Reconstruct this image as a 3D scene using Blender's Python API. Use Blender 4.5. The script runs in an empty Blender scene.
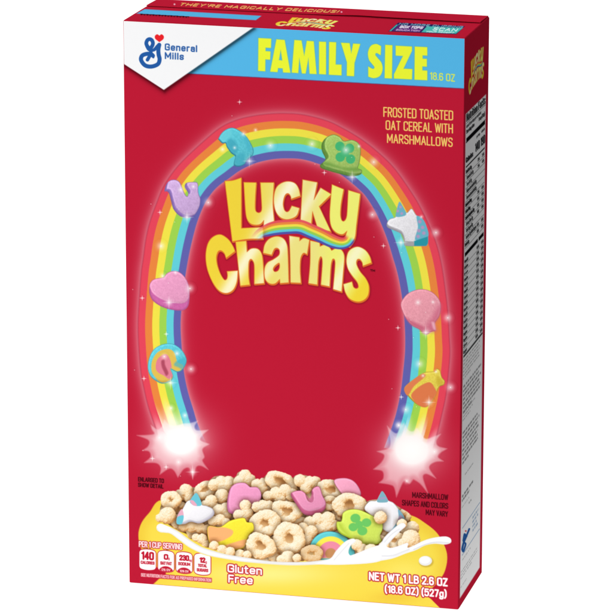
import bpy, math, random
import numpy as np

# ------------------------------------------------------------------ camera model (solved from the box corners)
W = 0.19                                            # carton width in metres
DR, HR = 0.33918507397973385, 1.6970405256547727    # depth and height as fractions of the width
ROT = (1.319723291652306, -0.012421959743870437, 0.20557892678653056)
CAM = np.array([3.0966802530570448, -10.046971551542658, 3.6792634014338708])
FPX, SX, SY = 3719.314401047591, 168.59216319122746, -43.40763094539396
D, H = DR * W, HR * W

def rot(a):
    cx, cy, cz = np.cos(a); sx, sy, sz = np.sin(a)
    Rx = np.array([[1, 0, 0], [0, cx, -sx], [0, sx, cx]])
    Ry = np.array([[cy, 0, sy], [0, 1, 0], [-sy, 0, cy]])
    Rz = np.array([[cz, -sz, 0], [sz, cz, 0], [0, 0, 1]])
    return Rz @ Ry @ Rx
R = rot(np.array(ROT))

def to_plane(X, Y, plane):
    """measured photo coordinates -> real coordinates on one face of the carton"""
    d = np.stack([(X - 306 - SX) / FPX, -(Y - 306 - SY) / FPX, -np.ones_like(X)], -1) @ R.T
    if plane == 'front': t = (0 - CAM[1]) / d[..., 1]
    elif plane == 'side': t = (1 - CAM[0]) / d[..., 0]
    else: t = (HR - CAM[2]) / d[..., 2]
    return (CAM + d * t[..., None]) * W
NORMAL = {'front': np.array([0, -1, 0.]), 'side': np.array([1., 0, 0]), 'top': np.array([0, 0, 1.])}
LEVEL = 0.000012; RIM = 0.0004

def project(P):
    q = (np.asarray(P, float) / W - CAM) @ R
    return np.stack([306 + SX + FPX * q[..., 0] / -q[..., 2], 306 + SY - FPX * q[..., 1] / -q[..., 2]], -1)

# ------------------------------------------------------------------ objects and materials
sc = bpy.context.scene
COL = sc.collection
INK = 0.88

def lin(c):
    c = np.asarray(c, float) / 255.0
    return np.where(c <= 0.04045, c / 12.92, ((np.clip(c, 0, 1) + 0.055) / 1.055) ** 2.4)

def print_material(name, rough=0.5, spec=0.0):
    m = bpy.data.materials.new(name); m.use_nodes = True
    nt = m.node_tree; b = nt.nodes['Principled BSDF']
    at = nt.nodes.new('ShaderNodeAttribute'); at.attribute_name = 'ink'
    nt.links.new(at.outputs['Color'], b.inputs['Base Color'])
    b.inputs['Roughness'].default_value = rough
    b.inputs['Specular IOR Level'].default_value = spec
    # faint fibre texture of the coated board
    tc = nt.nodes.new('ShaderNodeTexCoord'); nz = nt.nodes.new('ShaderNodeTexNoise'); bp = nt.nodes.new('ShaderNodeBump')
    nz.inputs['Scale'].default_value = 900; nz.inputs['Detail'].default_value = 2
    bp.inputs['Strength'].default_value = 0.04; bp.inputs['Distance'].default_value = 0.0002
    nt.links.new(tc.outputs['Object'], nz.inputs['Vector']); nt.links.new(nz.outputs['Fac'], bp.inputs['Height'])
    nt.links.new(bp.outputs['Normal'], b.inputs['Normal'])
    return m

def plain_material(name, rgb, rough=0.5, spec=0.0):
    m = bpy.data.materials.new(name); m.use_nodes = True
    nt = m.node_tree; b = nt.nodes['Principled BSDF']
    nz = nt.nodes.new('ShaderNodeTexNoise'); nz.inputs['Scale'].default_value = 300
    mr = nt.nodes.new('ShaderNodeMapRange'); mr.inputs['To Min'].default_value = .96; mr.inputs['To Max'].default_value = 1.04
    mx = nt.nodes.new('ShaderNodeMix'); mx.data_type = 'RGBA'; mx.blend_type = 'MULTIPLY'; mx.inputs['Factor'].default_value = 1
    mx.inputs['A'].default_value = (*lin(rgb) * INK, 1)
    nt.links.new(nz.outputs['Fac'], mr.inputs['Value']); nt.links.new(mr.outputs['Result'], mx.inputs['B'])
    nt.links.new(mx.outputs['Result'], b.inputs['Base Color'])
    b.inputs['Roughness'].default_value = rough; b.inputs['Specular IOR Level'].default_value = spec
    return m

PRINT = print_material('printed board')

# ------------------------------------------------------------------ print engine: soft-edged ink laid out on the carton faces
def smooth(a, b, x):
    t = np.clip((x - a) / (b - a), 0, 1); return t * t * (3 - 2 * t)

_rng = np.random.RandomState(7)
_lat = _rng.rand(256, 256)
def noise(x, y):
    xi = np.floor(x).astype(int); yi = np.floor(y).astype(int)
    fx = x - xi; fy = y - yi; fx = fx * fx * (3 - 2 * fx); fy = fy * fy * (3 - 2 * fy)
    a = _lat[yi & 255, xi & 255]; b = _lat[yi & 255, (xi + 1) & 255]
    c = _lat[(yi + 1) & 255, xi & 255]; d = _lat[(yi + 1) & 255, (xi + 1) & 255]
    return (a * (1 - fx) + b * fx) * (1 - fy) + (c * (1 - fx) + d * fx) * fy
def fbm(x, y, o=3):
    v = 0; a = .5
    for i in range(o):
        v = v + a * noise(x * 2 ** i + 17.3 * i, y * 2 ** i + 9.1 * i); a *= .5
    return v / (1 - .5 ** o)

def curve(pts, k=7, closed=True):
    """smooth outline through traced points; a point with a third value is a sharp corner"""
    P = np.array([p[:2] for p in pts], float); n = len(P)
    S = [len(p) > 2 for p in pts]; out = []
    rng = range(n if closed else n - 1)
    for i in rng:
        a, b = P[i], P[(i + 1) % n]
        if S[i] and S[(i + 1) % n]:
            out.append(a[None]); continue
        pa = P[i - 1] if (closed or i > 0) else a
        pb = P[(i + 2) % n] if (closed or i + 2 < n) else b
        m0 = (b - a) if S[i] else (b - pa) / 2
        m1 = (b - a) if S[(i + 1) % n] else (pb - a) / 2
        L = np.linalg.norm(b - a)
        for m in (m0, m1):
            q = np.linalg.norm(m)
            if q > 1.3 * L: m *= 1.3 * L / q
        t = np.linspace(0, 1, k, endpoint=False)[:, None]
        out.append((2*t**3 - 3*t**2 + 1) * a + (t**3 - 2*t**2 + t) * m0 + (-2*t**3 + 3*t**2) * b + (t**3 - t**2) * m1)
    if not closed: out.append(P[-1:])
    return np.concatenate(out)

def zm(ox, oy, s, txt):
    """traced points 'x,y' (smooth) or 'x,y!' (corner) from an enlargement with origin ox, oy and scale s"""
    r = []
    for w in txt.split():
        c = w.endswith('!'); x, y = w.rstrip('!').split(',')
        p = (ox + float(x) / s, oy + float(y) / s)
        r.append(p + (1,) if c else p)
    return r

def poly_sd(X, Y, P, pad=6.0):
    out = np.full(X.shape, 99.0)
    x0, y0 = P.min(0) - pad; x1, y1 = P.max(0) + pad
    sel = (X >= x0) & (X <= x1) & (Y >= y0) & (Y <= y1)
    x = X[sel]; y = Y[sel]
    if x.size == 0: return out
    d2 = np.full(x.shape, 1e9); ins = np.zeros(x.shape, bool)
    for a, b in zip(P, np.roll(P, -1, 0)):
        e = b - a; L = e @ e
        if L < 1e-12: continue
        t = np.clip(((x - a[0]) * e[0] + (y - a[1]) * e[1]) / L, 0, 1)
        d2 = np.minimum(d2, (x - a[0] - t * e[0]) ** 2 + (y - a[1] - t * e[1]) ** 2)
        c = (a[1] > y) != (b[1] > y)
        if c.any():
            ins ^= c & (x < (e[0] * (y - a[1])) / (e[1] if abs(e[1]) > 1e-12 else 1e-12) + a[0])
    d = np.sqrt(d2); d[ins] *= -1
    out[sel] = d
    return out

def segs_d(X, Y, P, pad=6.0):
    """distance to an open polyline"""
    out = np.full(X.shape, 99.0)
    x0, y0 = P.min(0) - pad; x1, y1 = P.max(0) + pad
    sel = (X >= x0) & (X <= x1) & (Y >= y0) & (Y <= y1)
    x = X[sel]; y = Y[sel]
    if x.size == 0: return out
    d2 = np.full(x.shape, 1e9)
    for a, b in zip(P[:-1], P[1:]):
        e = b - a; L = max(e @ e, 1e-12)
        t = np.clip(((x - a[0]) * e[0] + (y - a[1]) * e[1]) / L, 0, 1)
        d2 = np.minimum(d2, (x - a[0] - t * e[0]) ** 2 + (y - a[1] - t * e[1]) ** 2)
    out[sel] = np.sqrt(d2)
    return out

class Canvas:
    """everything printed so far on one face; later ink is blended with it before it is laid down"""
    def __init__(s, x0, y0, x1, y1, step=.4):
        s.o = (x0, y0); s.st = step
        s.X, s.Y = np.meshgrid(np.arange(x0, x1, step), np.arange(y0, y1, step))
        s.C = np.zeros(s.X.shape + (3,)); s.C[:] = (190, 28, 54)
    def sample(s, X, Y):
        return bilinear(s.C, (X - s.o[0]) / s.st, (Y - s.o[1]) / s.st)
    def write(s, L):
        sel = (s.X > L.X[0, 0]) & (s.X < L.X[-1, -1]) & (s.Y > L.Y[0, 0]) & (s.Y < L.Y[-1, -1])
        gx = (s.X[sel] - L.X[0, 0]) / L.step; gy = (s.Y[sel] - L.Y[0, 0]) / L.step
        a = bilinear(L.A[..., None], gx, gy); c = bilinear(L.C, gx, gy)
        s.C[sel] = s.C[sel] * (1 - a) + c * a
def bilinear(A, gx, gy):
    h, w = A.shape[:2]
    gx = np.clip(gx, 0, w - 1.001); gy = np.clip(gy, 0, h - 1.001)
    i = gx.astype(int); j = gy.astype(int); fx = (gx - i)[..., None]; fy = (gy - j)[..., None]
    return (A[j, i] * (1 - fx) + A[j, i + 1] * fx) * (1 - fy) + (A[j + 1, i] * (1 - fx) + A[j + 1, i + 1] * fx) * fy
CANVAS = {'front': Canvas(117, 8, 474, 620), 'side': Canvas(450, 8, 496, 620, .3), 'top': Canvas(117, -6, 496, 46, .3)}

class Layer:
    def __init__(s, x0, y0, x1, y1, step=0.4):
        nx = int((x1 - x0) / step) + 2; ny = int((y1 - y0) / step) + 2
        s.X, s.Y = np.meshgrid(x0 + np.arange(nx) * step, y0 + np.arange(ny) * step)
        s.C = np.zeros(s.X.shape + (3,)); s.A = np.zeros(s.X.shape); s.step = step
    def over(s, a, col):
        a = np.clip(a, 0, 1); col = np.broadcast_to(np.asarray(col, float), s.C.shape)
        na = a + s.A * (1 - a)
        w = np.where(na > 1e-6, a / np.maximum(na, 1e-6), 0)[..., None]
        first = (s.A < 1e-6)[..., None]
        s.C = np.where(first, col, s.C * (1 - w) + col * w); s.A = na
    def poly(s, pts, col, grow=0.0, soft=0.7, alpha=1.0, dx=0, dy=0, sharp=False):
        P = np.array([p[:2] for p in pts], float) if sharp else curve(pts)
        d = poly_sd(s.X - dx, s.Y - dy, P, 6 + soft + grow)
        s.over(alpha * np.clip(.5 - (d - grow) / soft, 0, 1), col); return d
    def build(s, name, parent, plane='front', level=1, clip=None):
        ny, nx = s.A.shape
        if clip is not None: s.A = s.A * clip
        keep = s.A > 0.012
        q = keep[:-1, :-1] | keep[1:, :-1] | keep[:-1, 1:] | keep[1:, 1:]
        P = to_plane(s.X, s.Y, plane)
        ax, lim = {'front': ((0, 2), (W, H)), 'side': ((1, 2), (D, H)), 'top': ((0, 1), (W, D))}[plane]
        out = np.zeros(s.A.shape, bool)
        for k, m in zip(ax, lim):
            out |= (P[..., k] < RIM) | (P[..., k] > m - RIM)
            P[..., k] = np.clip(P[..., k], RIM, m - RIM)
        q &= ~(out[:-1, :-1] & out[1:, :-1] & out[:-1, 1:] & out[1:, 1:])
        iy, ix = np.nonzero(q)
        base = iy * nx + ix
        F = np.stack([base, base + nx, base + nx + 1, base + 1], 1)
        used, inv = np.unique(F, return_inverse=True); F = inv.reshape(F.shape)
        cv = CANVAS[plane]
        under = cv.sample(s.X.ravel()[used], s.Y.ravel()[used])
        al = s.A.ravel()[used][:, None]
        rgb = lin(under * (1 - al) + s.C.reshape(-1, 3)[used] * al) * INK
        cv.write(s)
        return mesh_from(name, P.reshape(-1, 3)[used] + NORMAL[plane] * LEVEL * level, F, np.concatenate([np.clip(rgb, 0, .93), np.ones((len(used), 1))], 1), PRINT, parent)

def mesh_from(name, P, F, ink, mat, parent):
    me = bpy.data.meshes.new(name)
    me.vertices.add(len(P)); me.vertices.foreach_set('co', P.astype(np.float32).ravel())
    me.loops.add(F.size); me.loops.foreach_set('vertex_index', F.astype(np.int32).ravel())
    me.polygons.add(len(F)); me.polygons.foreach_set('loop_start', (np.arange(len(F)) * 4).astype(np.int32))
    me.update(calc_edges=True)
    if ink is not None:
        at = me.color_attributes.new('ink', 'FLOAT_COLOR', 'POINT'); at.data.foreach_set('color', ink.astype(np.float32).ravel())
    me.materials.append(mat)
    o = bpy.data.objects.new(name, me); COL.objects.link(o)
    if parent: o.parent = parent
    return o

# ------------------------------------------------------------------ narrow sans lettering drawn as strokes
G = {}
for line in '''A 5|s 0,0 2.5,10 5,0|s .9,3.2 4.1,3.2
B 4.6|s 0,0 0,10|c 0,10 4.3,10 4.3,5.3 0,5.3|c 0,5.3 4.8,5.3 4.8,0 0,0
C 4.6|c 4.6,7.6 4.6,10 0,10 0,7 0,3 0,0 4.6,0 4.6,2.4
D 4.8|s 0,0 0,10|c 0,10 4.8,10 4.8,7 4.8,3 4.8,0 0,0
E 3.8|s 3.8,0 0,0 0,10 3.8,10|s 0,5.2 3.4,5.2
F 3.8|s 0,0 0,10 3.8,10|s 0,5 3.4,5
G 4.8|c 4.8,7.4 4.8,10 0,10 0,7 0,3 0,0 4.8,0 4.8,2 4.8,4.8|s 2.8,4.8 4.8,4.8
H 4.8|s 0,0 0,10|s 4.8,0 4.8,10|s 0,5 4.8,5
I 0|s 0,0 0,10
J 3.5|c 3.5,10 3.5,3 3.5,0 0,0 0,3
K 4.8|s 0,0 0,10|s 4.6,10 0,4.6|s 1.5,6.2 4.8,0
L 3.6|s 0,10 0,0 3.6,0
M 6|s 0,0 0,10 3,2.5 6,10 6,0
N 4.8|s 0,0 0,10 4.8,0 4.8,10
O 4.8|o 0,0 4.8,0 4.8,3 4.8,7 4.8,10 0,10 0,7 0,3
P 4.4|s 0,0 0,10|c 0,10 4.6,10 4.6,4.6 0,4.6
R 4.6|s 0,0 0,10|c 0,10 4.6,10 4.6,4.8 0,4.8|s 2,4.8 4.6,0
S 4.4|c 4.3,8.1 4.1,10 0,10 0,5.6 4.4,4.8 4.4,0 .2,0 0,2
T 4.4|s 0,10 4.4,10|s 2.2,10 2.2,0
U 4.8|c 0,10 0,3 0,0 4.8,0 4.8,3 4.8,10
V 5|s 0,10 2.5,0 5,10
W 7|s 0,10 1.75,0 3.5,9 5.25,0 7,10
X 4.8|s 0,0 4.8,10|s 0,10 4.8,0
Y 4.8|s 0,10 2.4,4.6 4.8,10|s 2.4,4.6 2.4,0
Z 4.4|s 0,10 4.4,10 0,0 4.4,0
0 4.4|o 0,0 4.4,0 4.4,3 4.4,7 4.4,10 0,10 0,7 0,3
1 1.8|s 0,8.4 1.8,10 1.8,0
2 4.2|c 0,7.8 0,10 4.2,10 4.2,6 0,0|s 0,0 4.2,0
3 4.2|c 0,8.5 .4,10 4.1,10 4.1,5.4 2,5.4|c 2,5.4 4.4,5.4 4.4,0 .3,0 0,1.6
4 4.6|s 3.4,0 3.4,10 0,3 4.6,3
5 4.2|s 3.9,10 .3,10 0,5.4|c 0,5.4 1,6.4 4.3,6.6 4.3,0 .2,0 0,1.7
6 4.4|c 4,8.4 3.8,10 0,10 0,6 0,3|o 0,0 4.4,0 4.4,5.8 0,5.8
7 4|s 0,10 4,10 1.4,0
8 4.4|o .2,5.3 4.2,5.3 4.2,10 .2,10|o 0,0 4.4,0 4.4,5.3 0,5.3
9 4.4|c .4,1.6 .6,0 4.4,0 4.4,4 4.4,7|o 4.4,10 0,10 0,4.2 4.4,4.2
. 0|s 0,0 0,.2
! 0|s 0,10 0,3.2|s 0,0 0,.2
' 0|s 0,10 0,7.6
% 6|o 0,5.5 2.4,5.5 2.4,10 0,10|o 3.6,0 6,0 6,4.5 3.6,4.5|s 1,0 5,10
( 1.5|c 1.5,11.4 0,9 0,1 1.5,-1.6
) 1.5|c 0,11.4 1.5,9 1.5,1 0,-1.6
a 3.8|c .2,5.4 .2,7 3.8,7 3.8,5 3.8,0|o 0,0 3.8,0 3.8,4 0,4
b 4|s 0,0 0,10|o 0,0 4,0 4,7 0,7
c 3.6|c 3.6,5 3.6,7 0,7 0,0 3.6,0 3.6,2
d 4|s 4,0 4,10|o 0,0 4,0 4,7 0,7
e 4|c 3.8,.9 3,0 0,0 0,7 4,7 4,3.5|s 0,3.5 4,3.5
f 2.6|c 2.6,10 .9,10 .9,8 .9,0|s 0,7 2.4,7
g 4|o 0,0 4,0 4,7 0,7|s 4,7 4,1|c 4,1 4,-3 0,-3 0,-1.4
h 3.8|s 0,0 0,10|c 0,5 0,7 3.8,7 3.8,5 3.8,0
i 0|s 0,0 0,7|s 0,9.5 0,9.8
k 3.6|s 0,0 0,10|s 3.4,7 0,3.2|s 1.2,4.6 3.6,0
l 0|s 0,0 0,10
m 6.4|s 0,0 0,7|c 0,5 0,7 3.2,7 3.2,5 3.2,0|c 3.2,5 3.2,7 6.4,7 6.4,5 6.4,0
n 3.8|s 0,0 0,7|c 0,5 0,7 3.8,7 3.8,5 3.8,0
o 4|o 0,0 4,0 4,7 0,7
p 4|s 0,-3 0,7|o 0,0 4,0 4,7 0,7
r 2.4|s 0,0 0,7|c 0,4.5 0,7 2.4,7
s 3.4|c 3.4,5.4 3.4,7 0,7 0,3.8 3.4,3.2 3.4,0 0,0 0,1.8
t 2.6|c .9,9.4 .9,2 .9,0 2.6,0|s 0,7 2.5,7
u 3.8|c 0,7 0,2 0,0 3.8,0 3.8,2|s 3.8,7 3.8,0
v 3.8|s 0,7 1.9,0 3.8,7
z 3.4|s 0,7 3.4,7 0,0 3.4,0
w 5.6|s 0,7 1.4,0 2.8,6.5 4.2,0 5.6,7
x 3.6|s 0,0 3.6,7|s 0,7 3.6,0
y 3.8|s 0,7 1.9,0|s 3.8,7 1.4,-3'''.split('\n'):
    parts = line.split('|'); ch, w = parts[0].split(' ')
    strokes = []
    for p in parts[1:]:
        k, *pts = p.split(); P = np.array([[float(v) for v in q.split(',')] for q in pts])
        if k in 'co':
            for _ in range(3):
                if k == 'o':
                    N = np.roll(P, -1, 0); P = np.stack([.75 * P + .25 * N, .25 * P + .75 * N], 1).reshape(-1, 2)
                else:
                    Q = np.stack([.75 * P[:-1] + .25 * P[1:], .25 * P[:-1] + .75 * P[1:]], 1).reshape(-1, 2)
                    P = np.concatenate([P[:1], Q[1:-1], P[-1:]])
            if k == 'o': P = np.concatenate([P, P[:1]])
        strokes.append(P)
    G[ch] = (float(w), strokes)

def text_d(X, Y, txt, p0, p1, up, gap=2.4, hw=0.7, pad=3.0, bend=0.0):
    """distance to the strokes of a line of lettering between two baseline points"""
    adv = []; x = 0
    for ch in txt:
        if ch == ' ': x += 3.2; continue
        w, st = G[ch]; adv.append((x, st)); x += w + gap
    tot = x - gap
    p0 = np.array(p0, float); p1 = np.array(p1, float); up = np.array(up, float)
    ex = (p1 - p0); L = np.linalg.norm(ex); ex = ex * (L - 2 * hw) / L; o = p0 + (p1 - p0) / L * hw
    hu = np.linalg.norm(up); uo = up * (hw / hu); uu = up * ((hu - 2 * hw) / hu)
    D_ = np.full(X.shape, 99.0)
    for gx, st in adv:
        for P in st:
            f = (P[:, :1] + gx) / tot
            Q = o + uo + f * ex + P[:, 1:] / 10 * uu + (4 * f * (1 - f) - 0) * bend * up
            D_ = np.minimum(D_, segs_d(X, Y, Q, pad))
    return D_

def put_text(L, txt, p0, p1, up, col, hw=.7, outline=None, ow=1.0, soft=.7, gap=2.4, bend=0, alpha=1):
    up = (0, -up) if np.isscalar(up) else up
    d = text_d(L.X, L.Y, txt, p0, p1, up, gap, hw, hw + ow + 1.5, bend)
    if outline is not None: L.over(np.clip(.5 - (d - hw - ow) / soft, 0, 1), outline)
    L.over(alpha * np.clip(.5 - (d - hw) / soft, 0, 1), col)
    return d

def text_layer(name, parent, lines, pad=3, step=.33, plane='front', level=2, **kw):
    xs = [q for l in lines for q in (l[1][0], l[2][0])]; ys = [q for l in lines for q in (l[1][1], l[2][1])]
    h = max(l[3] if np.isscalar(l[3]) else abs(l[3][1]) for l in lines)
    L = Layer(min(xs) - pad, min(ys) - h - pad, max(xs) + pad, max(ys) + pad + .2 * h, step)
    for l in lines: put_text(L, *l, **kw)
    return L.build(name, parent, plane, level)

# ------------------------------------------------------------------ the carton
RED = (190, 28, 54)
def tag(o, label=None, cat=None, group=None, kind=None):
    for k, v in (('label', label), ('category', cat), ('group', group), ('kind', kind)):
        if v: o[k] = v
    return o

box = bpy.data.objects.new('cereal_box', None); COL.objects.link(box); box.empty_display_size = .05
tag(box, 'tall red cereal box printed with a rainbow arch and cereal bowl on white', 'cereal box')

red_board = plain_material('red carton board', RED)
import bmesh
def carton_body():
    bm = bmesh.new(); bmesh.ops.create_cube(bm, size=1)
    for v in bm.verts:
        v.co.x = (v.co.x + .5) * W; v.co.y = (v.co.y + .5) * D; v.co.z = (v.co.z + .5) * H
    bmesh.ops.bevel(bm, geom=bm.edges[:], offset=.0007, segments=3, affect='EDGES', profile=.5)
    me = bpy.data.meshes.new('carton_body'); bm.to_mesh(me); bm.free()
    for p in me.polygons: p.use_smooth = True
    me.materials.append(red_board)
    o = bpy.data.objects.new('carton_body', me); COL.objects.link(o); o.parent = box
    md = o.modifiers.new('wn', 'WEIGHTED_NORMAL'); return o
carton_body()

def face_grid(name, plane, nu, nv, paint):
    """sheet with straight rims; ink evaluated at each vertex from its measured coordinates"""
    e = RIM
    if plane == 'front':
        u, v = np.meshgrid(np.linspace(e, W - e, nu), np.linspace(H - e, e, nv)); P = np.stack([u, np.zeros_like(u), v], -1)
    elif plane == 'side':
        u, v = np.meshgrid(np.linspace(e, D - e, nu), np.linspace(H - e, e, nv)); P = np.stack([np.full_like(u, W), u, v], -1)
    else:
        u, v = np.meshgrid(np.linspace(e, W - e, nu), np.linspace(D - e, e, nv)); P = np.stack([u, v, np.full_like(u, H)], -1)
    px = project(P)
    L = Layer.__new__(Layer); L.X, L.Y = px[..., 0], px[..., 1]; L.C = np.zeros(u.shape + (3,)); L.A = np.zeros(u.shape); L.step = 1
    L.U, L.V = u, v
    L.over(np.ones_like(L.A), RED); paint(L)
    cv = CANVAS[plane]; K = Layer.__new__(Layer); K.X, K.Y = cv.X, cv.Y; K.C = np.zeros(cv.C.shape); K.A = np.zeros(cv.X.shape); K.step = cv.st
    K.over(np.ones_like(K.A), RED); paint(K); cv.C = K.C
    idx = np.arange(nu * nv).reshape(nv, nu)
    F = np.stack([idx[:-1, :-1], idx[1:, :-1], idx[1:, 1:], idx[:-1, 1:]], -1).reshape(-1, 4)
    rgb = np.clip(lin(L.C.reshape(-1, 3)) * INK, 0, .93)
    return mesh_from(name, (P + NORMAL[plane] * LEVEL).reshape(-1, 3), F, np.concatenate([rgb, np.ones((len(rgb), 1))], 1), PRINT, box)

# ------------------------------------------------------------------ traced artwork
ARCH_OUT = [(160.5, 443), (154.5, 424.8), (148.8, 408.4), (144.7, 392), (141, 372.5), (139, 351), (138, 325), (139.5, 295.8), (141.4, 271), (143.3, 258),
            (145.7, 240), (149.8, 222), (156.3, 204), (162.9, 187.8), (172.7, 172.5), (184, 159.5), (205, 140), (221.3, 127), (237.7, 119.6), (254, 115.8), (270.4, 113.8),
            (286.7, 113.4), (305, 115), (327.7, 121), (344, 128.8), (360.4, 138.6), (376.7, 151), (395, 169), (414, 196.3), (422.2, 211), (430.4, 228.5),
            (436.9, 245.4), (441.8, 266), (445.6, 292), (448, 314), (449.3, 338), (450, 353), (448.3, 374.5), (445.9, 395.8), (441.8, 415), (437.7, 431.7), (431, 455)]
ARCH_IN = [(208, 446), (198.6, 426.4), (193, 408.4), (188, 392), (184, 372.5), (182, 351), (180.7, 330), (181, 315), (183, 294), (185.6, 274.5), (188.6, 257),
           (192.3, 240), (197.2, 222), (203.7, 205.8), (211, 194), (219, 185.5), (229.5, 178), (240, 170.5), (254, 163.7), (270.4, 159.6), (286.7, 158.4), (305, 159.8),
           (327.7, 167.5), (344, 176.8), (360.4, 190.5), (367, 198), (374.8, 210.5), (381.3, 224), (387.9, 241), (392.8, 257), (397.2, 272), (400.7, 289),
           (403.7, 311), (405.1, 333), (405, 352), (403.4, 369.6), (400.9, 390.8), (396.9, 410.5), (392, 426.8), (384, 448)]
OUTC = curve(ARCH_OUT, 5, False); INC = curve(ARCH_IN, 5, False)
ARCH_POLY = np.concatenate([OUTC, INC[::-1]])
BANDS = [(229, 70, 90), (233, 134, 64), (240, 226, 74), (158, 211, 80), (98, 206, 217), (98, 98, 172)]

WHITE_CORNER = [(120, 15), (253.6, 27.2), (163.8, 89.8), (120, 61.4)]

BURST_A = zm(125, 400, 5.1, '60,180! 118,178 150,172 138,150 132,128! 165,150 185,140 195,118 200,100! 225,125 262,130 300,120 330,118 372,106! 355,135 368,155 425,152! 395,180 385,205 430,225! 395,250 405,290 395,310 425,355! 385,335 362,345 346,405! 330,350 300,352 270,395! 250,360 225,350 178,380! 182,345 160,322 98,320! 130,290 122,262 88,258! 118,235 120,205')
BURST_B = zm(350, 410, 5.56, '207,88! 238,120 262,128 280,95 300,70! 325,112 352,118 372,100 390,128! 420,160 460,150 505,133! 480,170 490,200 540,215! 500,240 490,262 520,285! 470,290 440,320 478,380! 425,355 405,372 435,465! 395,415 370,395 352,385! 330,410 300,395 258,485! 245,430 220,415 160,405! 185,380 180,340 130,330! 175,290 190,250 150,230! 210,215 225,190 222,150')

SPARK = '''239.6,102,s 232,115.8,d 243.4,133.8,g 255.6,130,m 270.4,145.4,G 222.6,149.3,g 234.7,147.7,m 249.4,161,B
312,144,G 359,146.3,m 346,150,G 351.7,157.4,d 373.8,162,G 352.2,177,B 324.4,172.6,s 315,164,d 339.4,182.4,d
372.4,214.6,G 436,232.6,G 421.4,216.8,m 401,242.6,B 383.5,245.8,s 374,237,d 401.8,252.7,d
418,302.4,g 433,302,m 425.7,312.4,d 411,320,d 447.8,317.8,G 425.7,332.5,B 398,327.8,s 388.7,319.3,d 413.5,337.6,d
419.4,363.9,G 423,375.7,m 436,371.6,m 450.5,387.3,G 392,388.7,d 401.3,397,s 429,402.3,B 405.8,409.6,G 399,425.5,G 416.5,406.7,d
180.8,189.7,g 193.4,186.6,m 208.3,202.5,G 151,204,d 160,212.3,s 187,217.2,B 174.8,222,d 161,246,G
175.4,272.5,m 162.7,276,g 190,288.4,G 132.8,289.5,d 142.3,298,s 169,302.6,B 166.3,334,s 154.5,290,d 168.5,283,d
160.7,349.3,d 177,353.4,g 164.3,356.5,g 191,369,G 134.6,370,d 144,378.5,s 170.5,382.8,B 171,408,g 185,415.3,g
159.3,437.6,G 152.5,458.4,s 166.2,467,s 192.6,472,B 180.5,476,d 143,450.4,d 178.5,462,g 434.5,451.7,G 406.7,481,g 398.6,425,g'''

def sparkle(L, x, y, k):
    dx, dy = L.X - x, L.Y - y; r = np.hypot(dx, dy)
    core, glow, ray = {'d': (.45, 0, 0), 'm': (.7, 1.6, 0), 'g': (.9, 2.4, 0), 'G': (1.1, 3.6, 0), 's': (.55, 0, 3.4), 'B': (1.3, 3.0, 8), 'X': (1.8, 6, 0)}[k]
    a = np.exp(-(r / core) ** 2) * (.6 if k == 'd' else 1)
    if glow: a = np.maximum(a, .62 * np.exp(-(r / glow) ** 2))
    if ray:
        for ang, ln, w in ((0, 1, .38), (90, 1, .38)) + (((45, .5, .3), (135, .5, .3), (22, .62, .25), (157, .4, .25)) if k == 'B' else ()):
            c, s = math.cos(math.radians(ang)), math.sin(math.radians(ang))
            t = np.abs(dx * c + dy * s); n = np.abs(-dx * s + dy * c); l = ray * ln
            a = np.maximum(a, .95 * np.clip(1 - t / l, 0, 1) * np.exp(-(n / (1.25 * w * (1.25 - .8 * np.clip(t / l, 0, 1)))) ** 2))
    L.over(a, (255, 252, 250))

# ---- front face ink: red ground, soft glow of the arch, soft shadows under the labels
def paint_front(L):
    X, Y = L.X, L.Y
    d = poly_sd(X, Y, ARCH_POLY, 22)
    fade = smooth(470, 420, Y)
    L.over(.55 * np.exp(-(np.clip(d, 0, 99) / 4.2)) * (d < 30) * fade, (246, 190, 196))
    for P, c in ((BURST_A, (182, 440)), (BURST_B, (412, 452))):
        L.over(.55 * np.exp(-(np.hypot(X - c[0], (Y - c[1]) * 1.1) / 30) ** 2), (250, 205, 208))
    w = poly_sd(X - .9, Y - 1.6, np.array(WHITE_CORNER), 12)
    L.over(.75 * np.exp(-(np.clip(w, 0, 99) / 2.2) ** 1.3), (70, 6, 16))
    # ground darkens very slightly to the lower corners
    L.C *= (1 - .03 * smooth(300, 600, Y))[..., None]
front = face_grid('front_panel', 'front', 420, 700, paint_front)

# ---- blue banner and white corner
L = Layer(180, 15, 470, 92, .5)
tl, tr, bl, br = project([(0, 0, H), (W, 0, H), (0, 0, 0), (W, 0, 0)])
top_line = tl[1] + (L.X - tl[0]) * (tr[1] - tl[1]) / (tr[0] - tl[0])
right_line = tr[0] + (L.Y - tr[1]) * (br[0] - tr[0]) / (br[1] - tr[1])
bot = 73.5 + (L.X - 190) * (88.4 - 73.5) / (464.3 - 190)
a = np.clip(.5 + (bot - L.Y) / .8, 0, 1)
inside = 1
wc = poly_sd(L.X, L.Y, np.array(WHITE_CORNER), 20)
lime_line = np.clip(.5 + (bot + .55 - L.Y) / .8, 0, 1)
L.over(lime_line * inside * (wc > -1.2), (96, 40, 90))
L.over(a * inside * (wc > -1.2), (86, 184, 233))
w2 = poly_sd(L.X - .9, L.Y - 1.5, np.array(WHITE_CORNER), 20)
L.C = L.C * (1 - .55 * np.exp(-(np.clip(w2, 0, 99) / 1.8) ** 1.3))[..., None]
L.build('size_banner', front, level=2)

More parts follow.
